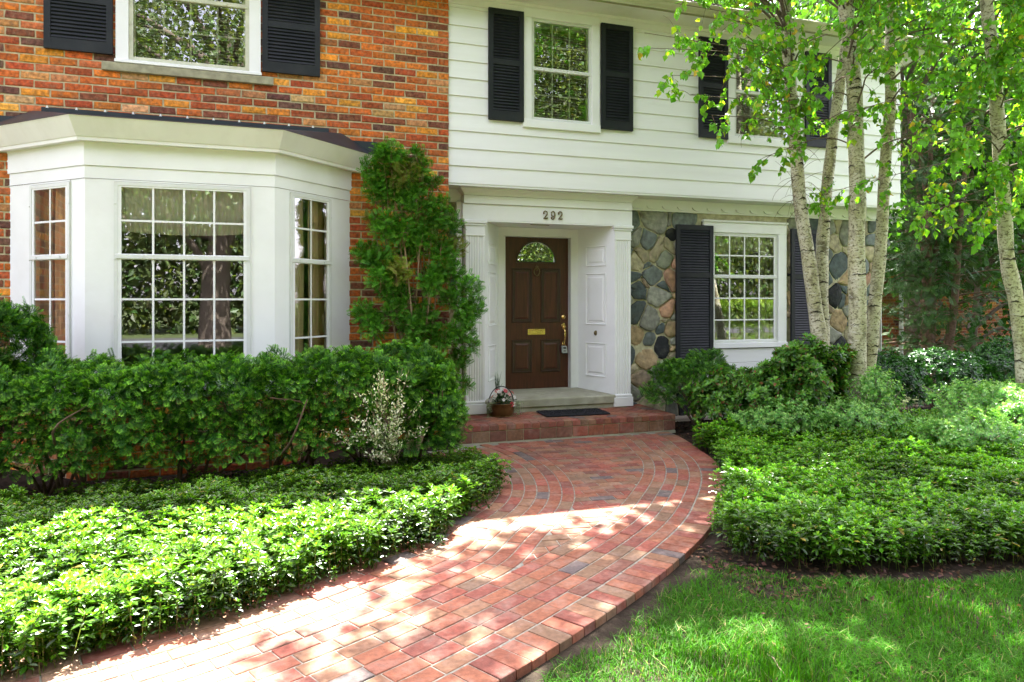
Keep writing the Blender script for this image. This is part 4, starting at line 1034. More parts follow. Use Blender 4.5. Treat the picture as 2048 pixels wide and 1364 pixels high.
def mound(name, label, c, r, zb, n, kind, cat='shrub', group=None, nb=10, seed=1, loose=.12, bumpy=1.0, light=1.0, base=None, tipc=None, size=None):
    """loose shrub: shoots ending on a bumpy half ellipsoid"""
    t = thing(name, (c[0], c[1], -.04), label, cat, group); c = np.array(c, float); r = np.array(r, float)
    d = unit(rng.normal(size=(n, 3))*[1, 1, 1]); d[:, 2] = np.where(d[:, 2] < -.35, -d[:, 2], d[:, 2]); d = unit(d)
    rad = (1+.16*bumpy*vnoise(d, 3.3, seed)+.09*bumpy*vnoise(d, 8, seed+1))*(1-np.abs(rng.normal(0, loose, n)))
    base_z = np.array((c[0], c[1], zb))
    p = base_z+d*r*rad[:, None]; kp = p[:, 2] > -.0; p, d = p[kp], d[kp]; n = len(p); mb = MB(); o = unit(d+np.array((0, 0, .5)))
    if kind == 'yew': sprays(mb, p, o, size or .085, base or YEW_D, tipc or YEW_T)
    else:
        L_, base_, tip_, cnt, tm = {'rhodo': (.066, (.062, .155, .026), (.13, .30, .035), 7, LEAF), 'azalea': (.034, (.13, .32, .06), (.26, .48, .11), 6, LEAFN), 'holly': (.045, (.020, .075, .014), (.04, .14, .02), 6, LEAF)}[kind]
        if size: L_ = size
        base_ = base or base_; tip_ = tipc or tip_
        a0 = rng.uniform(0, 6.28, n); ax = unit(o+rng.normal(0, .3, (n, 3))); x = unit(np.cross(ax, rdir(n))); y = np.cross(ax, x)
        for lv in range(2):
            for k in range(cnt):
                a = (a0+k*6.283/cnt+lv*.5+rng.normal(0, .2, n))[:, None]; pit = rng.uniform(.1, .6, n)[:, None]+(.35 if lv == 0 else -.15)
                dd = (np.cos(a)*x+np.sin(a)*y)*np.cos(pit)+ax*np.sin(pit)
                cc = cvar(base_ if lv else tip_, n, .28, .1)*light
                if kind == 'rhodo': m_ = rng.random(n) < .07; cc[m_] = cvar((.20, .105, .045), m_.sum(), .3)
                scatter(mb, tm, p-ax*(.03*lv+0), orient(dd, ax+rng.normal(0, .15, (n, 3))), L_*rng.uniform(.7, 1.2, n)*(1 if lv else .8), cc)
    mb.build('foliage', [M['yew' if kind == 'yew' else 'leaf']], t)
    br = []
    for i in range(nb*4):
        k = rng.integers(n); b = np.array((c[0], c[1], -.05)); e = p[k]
        br.append(spline([b, b+(e-b)*.35+np.array((0, 0, .10)), b+(e-b)*.7+np.array((0, 0, .07)), e], 4))
    branch_mesh(t, br, .009, .003, (.22, .17, .12) if kind == 'azalea' else (.13, .09, .06))
    return t
mound('yew_bush', 'rounded unclipped yew bush at the left edge, taller than the clipped hedge', (-4.16, -1.16, 0), (.52, .34, .66), .90, 4200, 'yew', nb=5, seed=5)
mound('yew_bush', 'small spreading dark yew bush between the stone wall and the brick step', (3.22, -.22, 0), (.66, .42, .40), .45, 3200, 'yew', seed=9, size=.075, base=(.036, .12, .016))
mound('rhododendron', 'large rhododendron with reddish brown buds left of the main birch trunk', (3.72, -1.42, 0), (.64, .46, .56), .50, 1900, 'rhodo', seed=12, loose=.2, bumpy=2.0, nb=18)
mound('rhododendron', 'low leggy rhododendron in front of the small dark yew beside the step', (3.35, -.85, 0), (.60, .40, .36), .34, 800, 'rhodo', seed=14, loose=.22, bumpy=1.6, nb=14)
for (lb, c, r, zb, n, sd) in (('azalea mound of pale leaves at the foot of the birch clump', (4.10, -2.0, 0), (.62, .45, .25), .30, 1100, 31),
                              ('tall upright azalea shoots in front of the main birch trunk', (4.36, -1.98, 0), (.26, .26, .32), .52, 420, 35),
                              ('low azalea at the back of the ground cover near the path bend', (3.25, -1.75, 0), (.5, .35, .22), .28, 700, 32),
                              ('broad pale azalea at the right edge in front of the dark shrubs', (5.55, -2.55, 0), (.85, .6, .36), .38, 2100, 33),
                              ('small pale azalea inside the ground cover below the broad one', (4.55, -2.95, 0), (.55, .42, .2), .27, 900, 34)):
    mound('azalea', lb, c, r, zb, n, 'azalea', group='pale azaleas in the right bed', seed=sd, loose=.22, nb=9, bumpy=1.7)
for (lb, c, r, zb, n, sd) in (('dark green shrub just right of the birch trunks', (5.75, -.60, 0), (.75, .55, .50), .42, 1500, 41), ('dark green shrub below the multi-stem yew tree', (7.2, -.35, 0), (.95, .6, .48), .42, 1900, 42), ('dark green shrub at the right edge behind the leaning birch', (8.7, -.15, 0), (.95, .6, .52), .42, 1700, 43)):
    mound('dark_shrub', lb, c, r, zb, n, 'holly', group='dark shrubs beside the house corner', seed=sd, nb=5)
# added sprays, leaves coloured cream-white as a sun fleck on the hedge end
def sun_fleck():
    t = thing('sun_fleck_sprays', (-.95, -1.98, -.04), 'added cream-white sprays standing in for a sun fleck on the hedge end', 'shrub'); mb = MB(); br = []
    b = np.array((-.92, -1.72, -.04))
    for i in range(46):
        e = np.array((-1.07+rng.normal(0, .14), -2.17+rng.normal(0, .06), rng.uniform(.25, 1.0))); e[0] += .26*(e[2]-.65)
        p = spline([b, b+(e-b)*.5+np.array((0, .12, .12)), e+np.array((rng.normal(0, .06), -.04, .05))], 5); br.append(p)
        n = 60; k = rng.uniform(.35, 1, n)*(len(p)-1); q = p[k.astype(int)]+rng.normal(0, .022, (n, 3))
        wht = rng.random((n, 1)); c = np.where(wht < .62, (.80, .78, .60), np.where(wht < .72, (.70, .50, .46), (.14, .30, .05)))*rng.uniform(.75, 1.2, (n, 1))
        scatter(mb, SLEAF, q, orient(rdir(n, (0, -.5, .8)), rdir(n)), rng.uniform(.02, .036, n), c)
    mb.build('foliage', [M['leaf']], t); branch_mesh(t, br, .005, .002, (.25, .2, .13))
sun_fleck()
# upright yew trained against the brick corner
def upright():
    t = thing('upright_yew', (-.42, -.32, -.04), 'tall upright yew with bare inner stems against the brick corner beside the door', 'shrub')
    blobs = [(-.75,3.17,.14),(-.45,3.19,.08),(-.88,3.0,.16),(-.61,2.97,.18),(-.43,2.92,.14),(-.27,2.9,.08),(-.17,2.68,.09),(-.88,2.8,.14),(-.72,2.77,.16),(-.47,2.62,.18),(-.27,2.47,.16),(-.08,2.47,.14),(-.92,2.49,.09),(-.79,2.4,.16),(-.61,2.36,.16),(-.97,2.09,.14),(-.83,2.02,.16),(-.68,1.91,.14),(-.17,2.15,.16),(-.01,2.2,.12),(-.27,1.87,.14),(-.08,1.92,.14),(.11,1.74,.14),(.21,1.51,.12),(.11,1.44,.12),(-.06,1.6,.12),(-.72,1.71,.16),(-.61,1.64,.12),(-1.03,1.47,.12),(-.92,1.33,.14),(-.7,1.51,.12),(-.54,1.33,.14),(-.38,1.42,.16),(-.29,1.21,.12),(-.15,1.19,.14),(.06,1.27,.14),(.01,.95,.12),(.13,1.09,.09),(-.5,1.15,.12),(-.86,1.82,.12),(-.31,1.78,.12),(-.52,2.8,.14),(-.66,3.08,.14),(-.83,3.16,.09),(-.38,3.08,.09),(.07,.67,.08),(-.08,.79,.1),(-.5,2.15,.13),(-.42,2.3,.12)]
    br = []; mb = MB(); tw = []
    for i, (bx, bz, r_) in enumerate(blobs):
        e = np.array((bx, -.30-rng.uniform(0, .16)-(.05 if bz < 2 else 0), bz)); b = np.array((-.42+rng.normal(0, .05), -.34+rng.normal(0, .04), -.05)); h = e[2]
        k1 = b+np.array(((e[0]-b[0])*.30, rng.normal(0, .03), h*.42)); k2 = b+np.array(((e[0]-b[0])*.72, (e[1]-b[1])*.6+rng.normal(0, .03), h*.78))
        if i % 2 == 0 or bz < 1.6: br.append(spline([b, k1, k2, e], 7))
        else: tw.append(spline([k2+rng.normal(0, .04, 3), (k2+e)/2+rng.normal(0, .02, 3), e], 5))
        n = int(270*(r_/.14)**2); d = rdir(n); rr = rng.random((n, 1))**.55*r_*1.08; pp = e+d*rr*[1.05, .8, 1.0]
        old = rng.random() < .15; sh = rng.uniform(.8, 1.25)
        sprays(mb, pp, d*.9+np.array((0, -.2, .6)), .075, base=np.array((.052, .18, .014) if not old else (.20, .20, .04))*sh, tipc=np.array((.22, .54, .035))*sh, tipf=.8, dv=.4)
        for j in range(4): tw.append(spline([e-np.array((0, 0, r_*1.2)), e+rng.normal(0, r_*.3, 3), e+rdir(1)[0]*r_*.9], 3))
    mb.build('foliage', [M['yew']], t); branch_mesh(t, br, .016, .006, (.30, .21, .13), 6, 'stem'); branch_mesh(t, tw, .005, .002, (.25, .18, .10), 4, 'twig')
upright()

# ------------------------------------------------------------------ birches
def birch_twigs(mbl, tw, start, direc, length, nleaf, droop, lsize, leafy=1.0):
    n = 9; p = [np.array(start, float)]; d = unit(np.array(direc, float))
    for i in range(n):
        d = unit(d+np.array((0, 0, -droop/n))+rng.normal(0, .09, 3)); p.append(p[-1]+d*length/n)
    p = np.array(p); tw.append(p)
    if leafy <= 0: return p
    k = rng.uniform(.15, 1, nleaf)*n; i = np.minimum(k.astype(int), n-1); q = p[i]+(p[i+1]-p[i])*(k-i)[:, None]
    q = q+rng.normal(0, .012, q.shape)
    d = rdir(nleaf, (0, 0, -1.15), .75); nrm = rdir(nleaf, (0, -.45, .55), .8)
    lt = rng.random((nleaf, 1)); c = np.where(lt < .12, np.array((.34, .48, .03)), np.array((.14, .36, .026)))*rng.uniform(.7, 1.3, (nleaf, 1))*(1+rng.normal(0, .06, (nleaf, 3)))
    yl = rng.random(nleaf) < .008; c[yl] = (.5, .36, .04)
    scatter(mbl, BLEAF, q-d*.0, orient(d, nrm), lsize*rng.uniform(.65, 1.2, nleaf), np.clip(c, .005, .8)); return p
def scars(mb, pts, rad, n, dark=(.09, .08, .07)):
    """black chevron branch scars standing slightly proud of the bark"""
    for i in range(n):
        k = rng.uniform(.02, .75)*(len(pts)-1); j = int(k); c = pts[j]; r_ = np.interp(k, np.arange(len(pts)), rad)
        a = -1.9+rng.normal(0, .9); w = rng.uniform(.5, 1.0); th = np.linspace(a-w, a+w, 7); hgt = rng.uniform(.006, .022)
        q = np.c_[c[0]+(r_+.001)*np.cos(th), c[1]+(r_+.001)*np.sin(th), c[2]-hgt*(np.abs(th-a)/w)**1.0*1.6+hgt]
        mb.tube(q, np.array([.15, .5, .8, 1, .8, .5, .15])*rng.uniform(.004, .010), 5, col=dark, mat=0, cap=False)
def birch(label, base, stems, limbs, crownfn, cat='tree'):
    t = thing('birch_tree', (base[0], base[1], -.05), label, cat); trunks = []
    for (pts, r0, r1) in stems:
        p = spline(pts, 8); rad = np.interp(np.linspace(0, 1, len(p)), [0, .04, .12, 1], [r0*1.45, r0*1.12, r0, r1]); mb = MB()
        p[:, :2] += np.c_[.012*vnoise(p, 3, int(r0*1e4)), .012*vnoise(p, 3.3, int(r0*1e4)+1)]
        mb.tube(p, rad*(1+.05*vnoise(p, 9, 6)), 14); scars(mb, p, rad, 46); mb.build('trunk', [M['birchbark']], t); trunks.append((p, rad))
    leaves, tw, lim = MB(), [], []
    crownfn(trunks, leaves, tw, lim)
    if leaves.n: leaves.build('crown', [M['birchleaf']], t)
    mb = MB()
    for p, r0 in lim: mb.tube(p, np.linspace(r0, r0*.35, len(p)), 7, col=(.15, .115, .085))
    if lim: mb.build('limb', [M['twig']], t)
    mb = MB()
    for p in tw: mb.tube(p, np.linspace(.0032, .0013, len(p)), 4, col=(.12, .075, .05), cap=False)
    if tw: mb.build('twigs', [M['twig']], t)
    return t
def limb(lim, a, b, r0=.018, sag=.12):
    a, b = np.array(a, float), np.array(b, float); m = (a+b)/2+np.array((rng.normal(0, .06), rng.normal(0, .06), sag)); p = spline([a, a+(m-a)*.5+np.array((0, 0, .06)), m, b], 6); lim.append((p, r0)); return p
def crown_clump(trunks, lv, tw, lim):
    # low drooping sprays that hang into the picture, left side and middle
    sprs = [((4.02, -1.05, 4.1), (2.55, -2.0, 4.35), 17), ((4.02, -1.05, 4.3), (2.9, -2.2, 4.75), 18), ((4.3, -1.6, 4.3), (3.2, -2.6, 4.55), 20), ((3.95, -1.05, 4.5), (3.0, -1.7, 4.2), 15), ((4.35, -1.6, 4.0), (3.7, -2.7, 4.35), 20),
            ((4.4, -1.6, 3.7), (4.3, -2.6, 4.2), 16), ((5.1, -1.4, 3.9), (4.75, -2.4, 4.05), 15), ((4.3, -1.65, 4.6), (4.1, -2.7, 4.75), 18), ((5.1, -1.4, 4.2), (5.3, -2.5, 4.4), 17), ((4.75, -.85, 3.8), (5.2, -1.7, 3.9), 12), ((5.13, -1.4, 3.4), (5.6, -2.1, 3.55), 10), ((4.3, -1.65, 4.8), (2.6, -2.4, 5.0), 18), ((4.5, -1.6, 3.2), (5.45, -1.9, 3.45), 4), ((4.0, -1.05, 4.9), (2.4, -1.6, 5.0), 16),
            ((4.3, -1.7, 4.9), (3.6, -3.0, 4.9), 18), ((5.1, -1.4, 4.7), (6.0, -2.3, 4.6), 16), ((4.3, -1.65, 4.9), (4.8, -2.9, 4.9), 18), ((4.0, -1.0, 3.9), (3.3, -1.5, 4.0), 12), ((4.3, -1.65, 4.4), (3.4, -2.9, 4.6), 16), ((4.4, -1.6, 4.2), (4.5, -2.8, 4.55), 16), ((4.0, -1.05, 4.4), (3.2, -2.5, 4.2), 14), ((4.9, -.95, 4.6), (5.6, -1.9, 4.6), 14)]
    for a, b, nt in sprs:
        p = limb(lim, a, b, .012, .14)
        for j in range(int(nt*.5)):
            k = rng.uniform(.3, 1)*(len(p)-1); q = p[int(k)]; d = unit(p[-1]-p[0])+rng.normal(0, .55, 3)
            birch_twigs(lv, tw, q, d, rng.uniform(.28, .66), 17, 1.5, .068)
    for (pts, tr) in (([(1.63,-1.81,4.0),(1.85,-1.88,3.73),(2.11,-1.97,3.95),(2.34,-2.05,4.3),(2.01,-1.94,3.53),(2.22,-2.01,3.33),(2.58,-2.13,3.5),(2.86,-2.23,3.8),(2.49,-2.1,4.05),(1.87,-1.89,4.45),(3.15,-2.32,3.55),(1.58,-1.8,4.15),(2.72,-2.18,4.3),(2.91,-2.24,3.3)], 1), ([(3.34,-2.39,3.1),(3.68,-2.29,3.66),(3.93,-2.37,3.81),(3.98,-2.39,3.45),(3.44,-2.21,4.07),(3.68,-2.29,4.38),(4.07,-2.42,4.27)], 0)):
        for q in pts:
            q = np.array(q)+(np.array((0, 1.0, 0)) if tr == 0 else 0); p0 = trunks[tr][0]; j = np.argmin(np.abs(p0[:, 2]-(q[2]+.25))); p = limb(lim, p0[j], q+[0, 0, .12], .009, .12)
            for k in range(5): birch_twigs(lv, tw, p[-1-rng.integers(0, 7)], unit(p[-1]-p[0])+rng.normal(0, .7, 3), rng.uniform(.2, .45), 13, 1.3, .078)
    # bare twigs hanging below and dead twigs on the left
    for a, nt, sp in (((2.95, -1.6, 4.0), 10, .4), ((3.6, -1.5, 3.75), 26, .4), ((4.1, -1.2, 3.05), 16, .22), ((4.25, -1.15, 2.9), 10, .2), ((5.2, -1.5, 3.4), 14, .25), ((4.6, -1.6, 4.0), 22, .4)):
        allp = np.concatenate([l[0] for l in lim]+[t_[0] for t_ in trunks])
        for j in range(nt): birch_twigs(lv, tw, allp[np.argmin(((allp-np.array(a)-rng.normal(0, sp, 3)*[1, .5, .5])**2).sum(1))], rdir(1, (-.3, -.2, 0))[0], rng.uniform(.25, .5), 2, 1.3, .04, leafy=.0)
    # small green shoots low on the stems
    for a in ((4.2, -1.2, 2.72), (4.42, -1.05, 2.82), (4.3, -1.25, 2.85)):
        for j in range(5): birch_twigs(lv, tw, a, rdir(1, (.1, -.7, .1))[0], rng.uniform(.18, .34), 9, .7, .052)
    # unseen crown limbs above the picture, set so their shadows dapple path and lawn
    path_spots = [(-.53,-3.5),(-.78,-3.75),(-.62,-4.06),(-.48,-4.34),(-.99,-4.1),(-1.14,-4.52),(-.88,-4.42),(-.68,-4.67),(-1.11,-4.9),(-.95,-5.0),(-1.45,-4.74),(-1.6,-4.88),(-.2,-4.12),(.13,-3.87),(.19,-4.17),(-.29,-4.55),(.77,-3.54),(1.12,-3.4),(.42,-3.87),(-.18,-3.77),(-.02,-4.42),(-.68,-4.94),(-1.73,-4.9),(-1.33,-4.97),(.3,-3.62),(.6,-3.8),(-.35,-3.95)]
    spots = [(x, y, 1) for x, y in path_spots]+[(x+rng.normal(.05, .16), y+rng.normal(-.05, .16), 1) for x, y in path_spots]+[(rng.uniform(-.9, .2), rng.uniform(-4.8, -4.1), 1) for _ in range(14)]
    while len(spots) < 430:
        x, y = rng.uniform(.1, 4.6), rng.uniform(-7.3, -3.1)
        if x < .9-(y+3.3)*-.95 and y > -5.2: continue          # keep the paving mostly clear
        if y < -5.0 and vnoise(np.array([[x, y]]), 5, 51)[0] > .80: continue
        spots.append((x, y, 0))
    for x, y, pf in spots:
        h = rng.uniform(6.0, 8.6); e = np.array((x-SUN_DX*h, y-SUN_DY*h, h))
        if h < 5.8+(e[1]+.33)*.55:
            h = 8.9; e = np.array((x-SUN_DX*h, y-SUN_DY*h, h))
        p, rad = trunks[0 if e[0] > 2 else 1]; j = np.argmin(np.abs(p[:, 2]-max(4.7, e[2]-1.2))); l = limb(lim, p[j], e, .013, .2)
        for k in range(9 if pf else 6):
            q = e+rng.normal(0, .14 if pf else .12, 3); birch_twigs(lv, tw, q+[0, 0, .15], rdir(1, (0, 0, -.2))[0], rng.uniform(.2, .45), 15 if pf else 17, 1.3, .085)
    for i in range(120):  # main crown above the picture
        p, rad = trunks[rng.integers(len(trunks))]; z = rng.uniform(5.0, 9.2); j = np.argmin(np.abs(p[:, 2]-z)); a = rng.uniform(-1.2, 1.6); reach = rng.uniform(.6, 2.2)
        e = p[j]+np.array((math.cos(a)*reach, math.sin(a)*reach-.25, rng.uniform(.1, .5)))
        if e[2] < 5.6 and e[1] > -.9: continue
        l = limb(lim, p[j], e, .014, .15)
        for k in range(6): birch_twigs(lv, tw, l[int(rng.uniform(.35, 1)*(len(l)-1))], unit(l[-1]-l[0])+rng.normal(0, .6, 3), rng.uniform(.3, .75), 13, 1.5, .078)
def mk_stem(pts, top, n=3):
    a, b = np.array(pts[-2], float), np.array(pts[-1], float); d = unit(b-a); out = list(pts)
    s = (top-b[2])
    out.append(tuple(b+d*s*.5+np.array((0, 0, .0)))); out.append(tuple(np.array((b+d*s*.9)))); return out
birch('multi-stem white birch with four pale trunks in front of the stone wall', (4.5, -1.4),
      [(mk_stem([(4.53, -1.52, -.06), (4.53, -1.52, .49), (4.50, -1.56, 1.6), (4.47, -1.60, 2.76), (4.40, -1.63, 3.7), (4.30, -1.65, 4.46), (4.17, -1.72, 5.0)], 9.8), .102, .062),
       (mk_stem([(4.52, -1.28, -.06), (4.50, -1.15, .5), (4.42, -1.06, 1.14), (4.32, -1.0, 2.0), (4.19, -.98, 2.83), (4.02, -1.03, 4.03), (3.87, -1.09, 5.14)], 9.2), .095, .055),
       (mk_stem([(4.58, -1.2, -.06), (4.56, -1.02, .6), (4.57, -.92, 1.35), (4.62, -.87, 2.1), (4.69, -.85, 2.87), (4.78, -.87, 3.63), (4.91, -.95, 4.81)], 9.0), .085, .05),
       (mk_stem([(4.66, -1.42, -.06), (4.76, -1.42, .5), (4.84, -1.41, .95), (4.98, -1.40, 1.9), (5.07, -1.40, 2.81), (5.14, -1.42, 4.03), (5.12, -1.45, 4.9)], 9.4), .080, .05)], None, crown_clump)
def crown_right(trunks, lv, tw, lim):
    p0, rad = trunks[0]
    sprs = [((5.45, -2.5, 3.9), (4.9, -3.1, 4.3), 16), ((5.5, -2.5, 3.6), (5.0, -3.3, 3.9), 16), ((5.5, -2.5, 3.3), (5.9, -3.3, 3.55), 14), ((5.4, -2.5, 4.2), (5.7, -3.3, 4.4), 18), ((5.45, -2.5, 4.0), (6.3, -2.9, 4.1), 18), ((5.4, -2.5, 4.5), (4.9, -3.3, 4.7), 18), ((5.5, -2.5, 3.2), (5.15, -3.0, 3.05), 11), ((5.55, -2.5, 2.9), (5.2, -2.9, 2.75), 9), ((5.6, -2.5, 2.6), (5.15, -2.95, 2.5), 9), ((5.5, -2.5, 3.4), (6.4, -2.7, 3.3), 16), ((5.5, -2.5, 3.0), (6.6, -2.6, 2.9), 14), ((5.45, -2.5, 3.7), (6.9, -2.4, 3.7), 16), ((5.5, -2.5, 3.9), (4.6, -3.0, 3.95), 14), ((5.5, -2.5, 2.8), (4.9, -2.8, 3.0), 10),
            ((5.4, -2.5, 4.7), (6.2, -3.2, 4.75), 18), ((5.4, -2.5, 4.6), (5.5, -3.5, 4.9), 18), ((5.5, -2.5, 3.5), (5.4, -3.4, 3.6), 12), ((5.62, -2.45, 2.4), (6.2, -2.8, 2.45), 6), ((5.45, -2.5, 3.8), (4.6, -2.7, 3.75), 10)]
    for a, b, nt in sprs:
        p = limb(lim, a, b, .010, .10)
        for j in range(int(nt*.7)):
            k = rng.uniform(.3, 1)*(len(p)-1); birch_twigs(lv, tw, p[int(k)], unit(p[-1]-p[0])+rng.normal(0, .6, 3), rng.uniform(.25, .6), 29, 1.6, .066)
    for q in [(4.15,-2.76,3.57),(4.39,-2.84,2.93),(4.15,-2.76,2.34),(3.92,-2.68,2.68),(4.62,-2.92,3.33),(4.9,-3.01,2.59),(4.39,-2.84,4.16),(4.01,-2.72,4.06),(4.67,-2.94,2.25),(4.99,-3.05,3.57),(4.11,-2.75,3.08),(4.85,-3.0,4.36),(5.2,-3.0,3.0),(5.1,-3.0,4.0)]:
        q = np.array(q)+np.array((0, rng.choice([0, .9]), 0)); j = np.argmin(np.abs(p0[:, 2]-(q[2]+.3))); p = limb(lim, p0[j], q+[0, 0, .12], .008, .12)
        for k in range(8): birch_twigs(lv, tw, p[-1-rng.integers(0, 7)], unit(p[-1]-p[0])+rng.normal(0, .7, 3), rng.uniform(.2, .45), 13, 1.3, .078)
    for i in range(150):
        z = rng.uniform(4.9, 8.8); j = np.argmin(np.abs(p0[:, 2]-z)); a = rng.uniform(0, 6.28); reach = rng.uniform(.5, 2.3)*(1-.5*max(0, (z-6)/3.5))
        l = limb(lim, p0[j], p0[j]+np.array((math.cos(a)*reach, math.sin(a)*reach, rng.uniform(.1, .5))), .012, .12)
        for k in range(6): birch_twigs(lv, tw, l[int(rng.uniform(.35, 1)*(len(l)-1))], unit(l[-1]-l[0])+rng.normal(0, .6, 3), rng.uniform(.3, .7), 13, 1.5, .078)
birch('single slender birch with one leaning pale trunk at the right edge', (6.15, -2.4),
      [(mk_stem([(6.13, -2.42, -.06), (6.0, -2.43, .82), (5.86, -2.44, 1.5), (5.71, -2.44, 2.15), (5.53, -2.49, 3.34), (5.38, -2.54, 4.17), (5.31, -2.52, 4.71)], 9.0), .085, .05)], None, crown_right)

# ------------------------------------------------------------------ background right: yew tree, neighbour's house, trees
def yewtree():
    t = thing('yew_tree', (8.75, 1.1, -.05), 'dark multi-stem evergreen with horizontal branches between the house and the brick neighbour', 'tree'); mb = MB(); br = []; tips = []
    b0 = np.array((8.75, 1.1, -.06))
    for e in ((8.35, 1.1, 4.8), (8.9, 1.2, 5.2), (9.5, 1.0, 4.6), (8.6, 1.5, 5.4), (9.1, .9, 3.8)):
        e = np.array(e); b = b0+rng.normal(0, .08, 3)*[1, 1, 0]; p = spline([b, b+(e-b)*.3+rng.normal(0, .05, 3), b+(e-b)*.6+rng.normal(0, .08, 3), e], 8); m_ = MB(); m_.tube(p, np.linspace(.085, .03, len(p)), 9, col=(.13, .085, .06)); m_.build('trunk', [M['twig']], t)
        for j in range(26):
            k = rng.uniform(.16, 1); q = p[int(k*(len(p)-1))]; a = rng.uniform(0, 6.28); L_ = rng.uniform(.5, 1.5)*(1.1-.45*k)
            if k < .45 and rng.random() < .5: a = rng.choice([math.pi, -1.6, -2.4])+rng.normal(0, .4)
            en = q+np.array((math.cos(a)*L_, math.sin(a)*L_*.8, rng.uniform(-.15, .25))); l = spline([q, (q+en)/2+[0, 0, .08], en], 5); br.append(l)
            n = 30 if k > .35 else 17; kk = rng.uniform(.35, 1, n)*(len(l)-1); pp = l[kk.astype(int)]+rng.normal(0, .13, (n, 3))*[1, 1, .45]
            sprays(mb, pp, unit(en-q)[None]+np.array((0, 0, -.1)), .17, base=(.026, .070, .014), tipc=(.06, .15, .02), tipf=.6, tmpl=SPRAYL)
    mb.build('crown', [M['yew']], t); branch_mesh(t, br, .016, .005, (.12, .08, .055))
yewtree()
def nb_house():
    t = thing('neighbour_house', (10.5, 5.6, 0), "neighbour's house with brick ground floor and cream siding behind the dark evergreen", 'house'); T = facade(5.6); mb = MB()
    hole = [(9.35, 10.15, 1.0, 1.95)]
    for i in range(32):
        a = i*.075-.1
        for (p, q) in runs(7.2, 17.5, a+.03, hole):
            mb.box(p, q, -.1, 0, a, a+.075, mat=1, T=T); x = p-(.1 if i % 2 else 0)
            while x < q-.02:
                s_, e = max(x, p), min(x+.2, q)
                if e-s_ > .03: mb.box(s_+.004, e-.004, 0, .006, a+.004, a+.071, brick_col()*.5, T=T)
                x += .208
    mb.build('brick_wall', [M['brick'], M['mortar']], t)
    mb = MB()
    for i in range(16): mb.add(T(np.array([(7.2, .02, 2.3+i*.2), (17.5, .02, 2.3+i*.2), (17.5, .004, 2.5+i*.2), (7.2, .004, 2.5+i*.2), (7.2, -.02, 2.3+i*.2), (17.5, -.02, 2.3+i*.2)])), [(0, 1, 2, 3), (4, 5, 1, 0)])
    mb.box(17.5, 17.56, -4, .03, -.1, 5.5, T=T); mb.build('upper_siding', [M['beige']], t)
    mb = MB(); T2 = lambda v: v; y0, y1, x0, x1 = 5.1, 10.5, 6.9, 18.0
    mb.add([(x0, y0, 5.45), (x1, y0, 5.45), (x1, 7.8, 7.3), (x0, 7.8, 7.3), (x0, y1, 5.45), (x1, y1, 5.45)], [(0, 1, 2, 3), (3, 2, 5, 4), (1, 5, 2), (0, 3, 4), (1, 0, 4, 5)], (1, 1, 1)); mb.build('roof', [M['shing']], t)
    mb = MB(); mb.box(9.35, 9.4, -.06, .03, 1.0, 1.95, T=T); mb.box(10.1, 10.15, -.06, .03, 1, 1.95, T=T); mb.box(9.4, 10.1, -.06, .03, 1.9, 1.95, T=T); mb.box(9.4, 10.1, -.06, .03, 1, 1.05, T=T)
    for k in (1, 2): mb.box(9.4+.7*k/3-.01, 9.4+.7*k/3+.01, -.04, .0, 1.05, 1.9, T=T); mb.box(9.4, 10.1, -.039, -.002, 1.05+.85*k/3-.01, 1.05+.85*k/3+.01, T=T)
    w = mb.build('window', [M['sash']], t); mb = MB(); mb.add(T(np.array([(9.4, -.045, 1.05), (10.1, -.045, 1.05), (10.1, -.045, 1.9), (9.4, -.045, 1.9)])), [(0, 1, 2, 3)]); mb.build('pane', [M['fanglass']], w)
    mb = MB(); mb.tube([(12.9, 5.5, 0), (12.9, 5.5, 5.3)], .05, 10); mb.build('downpipe', [M['white']], t)
nb_house()
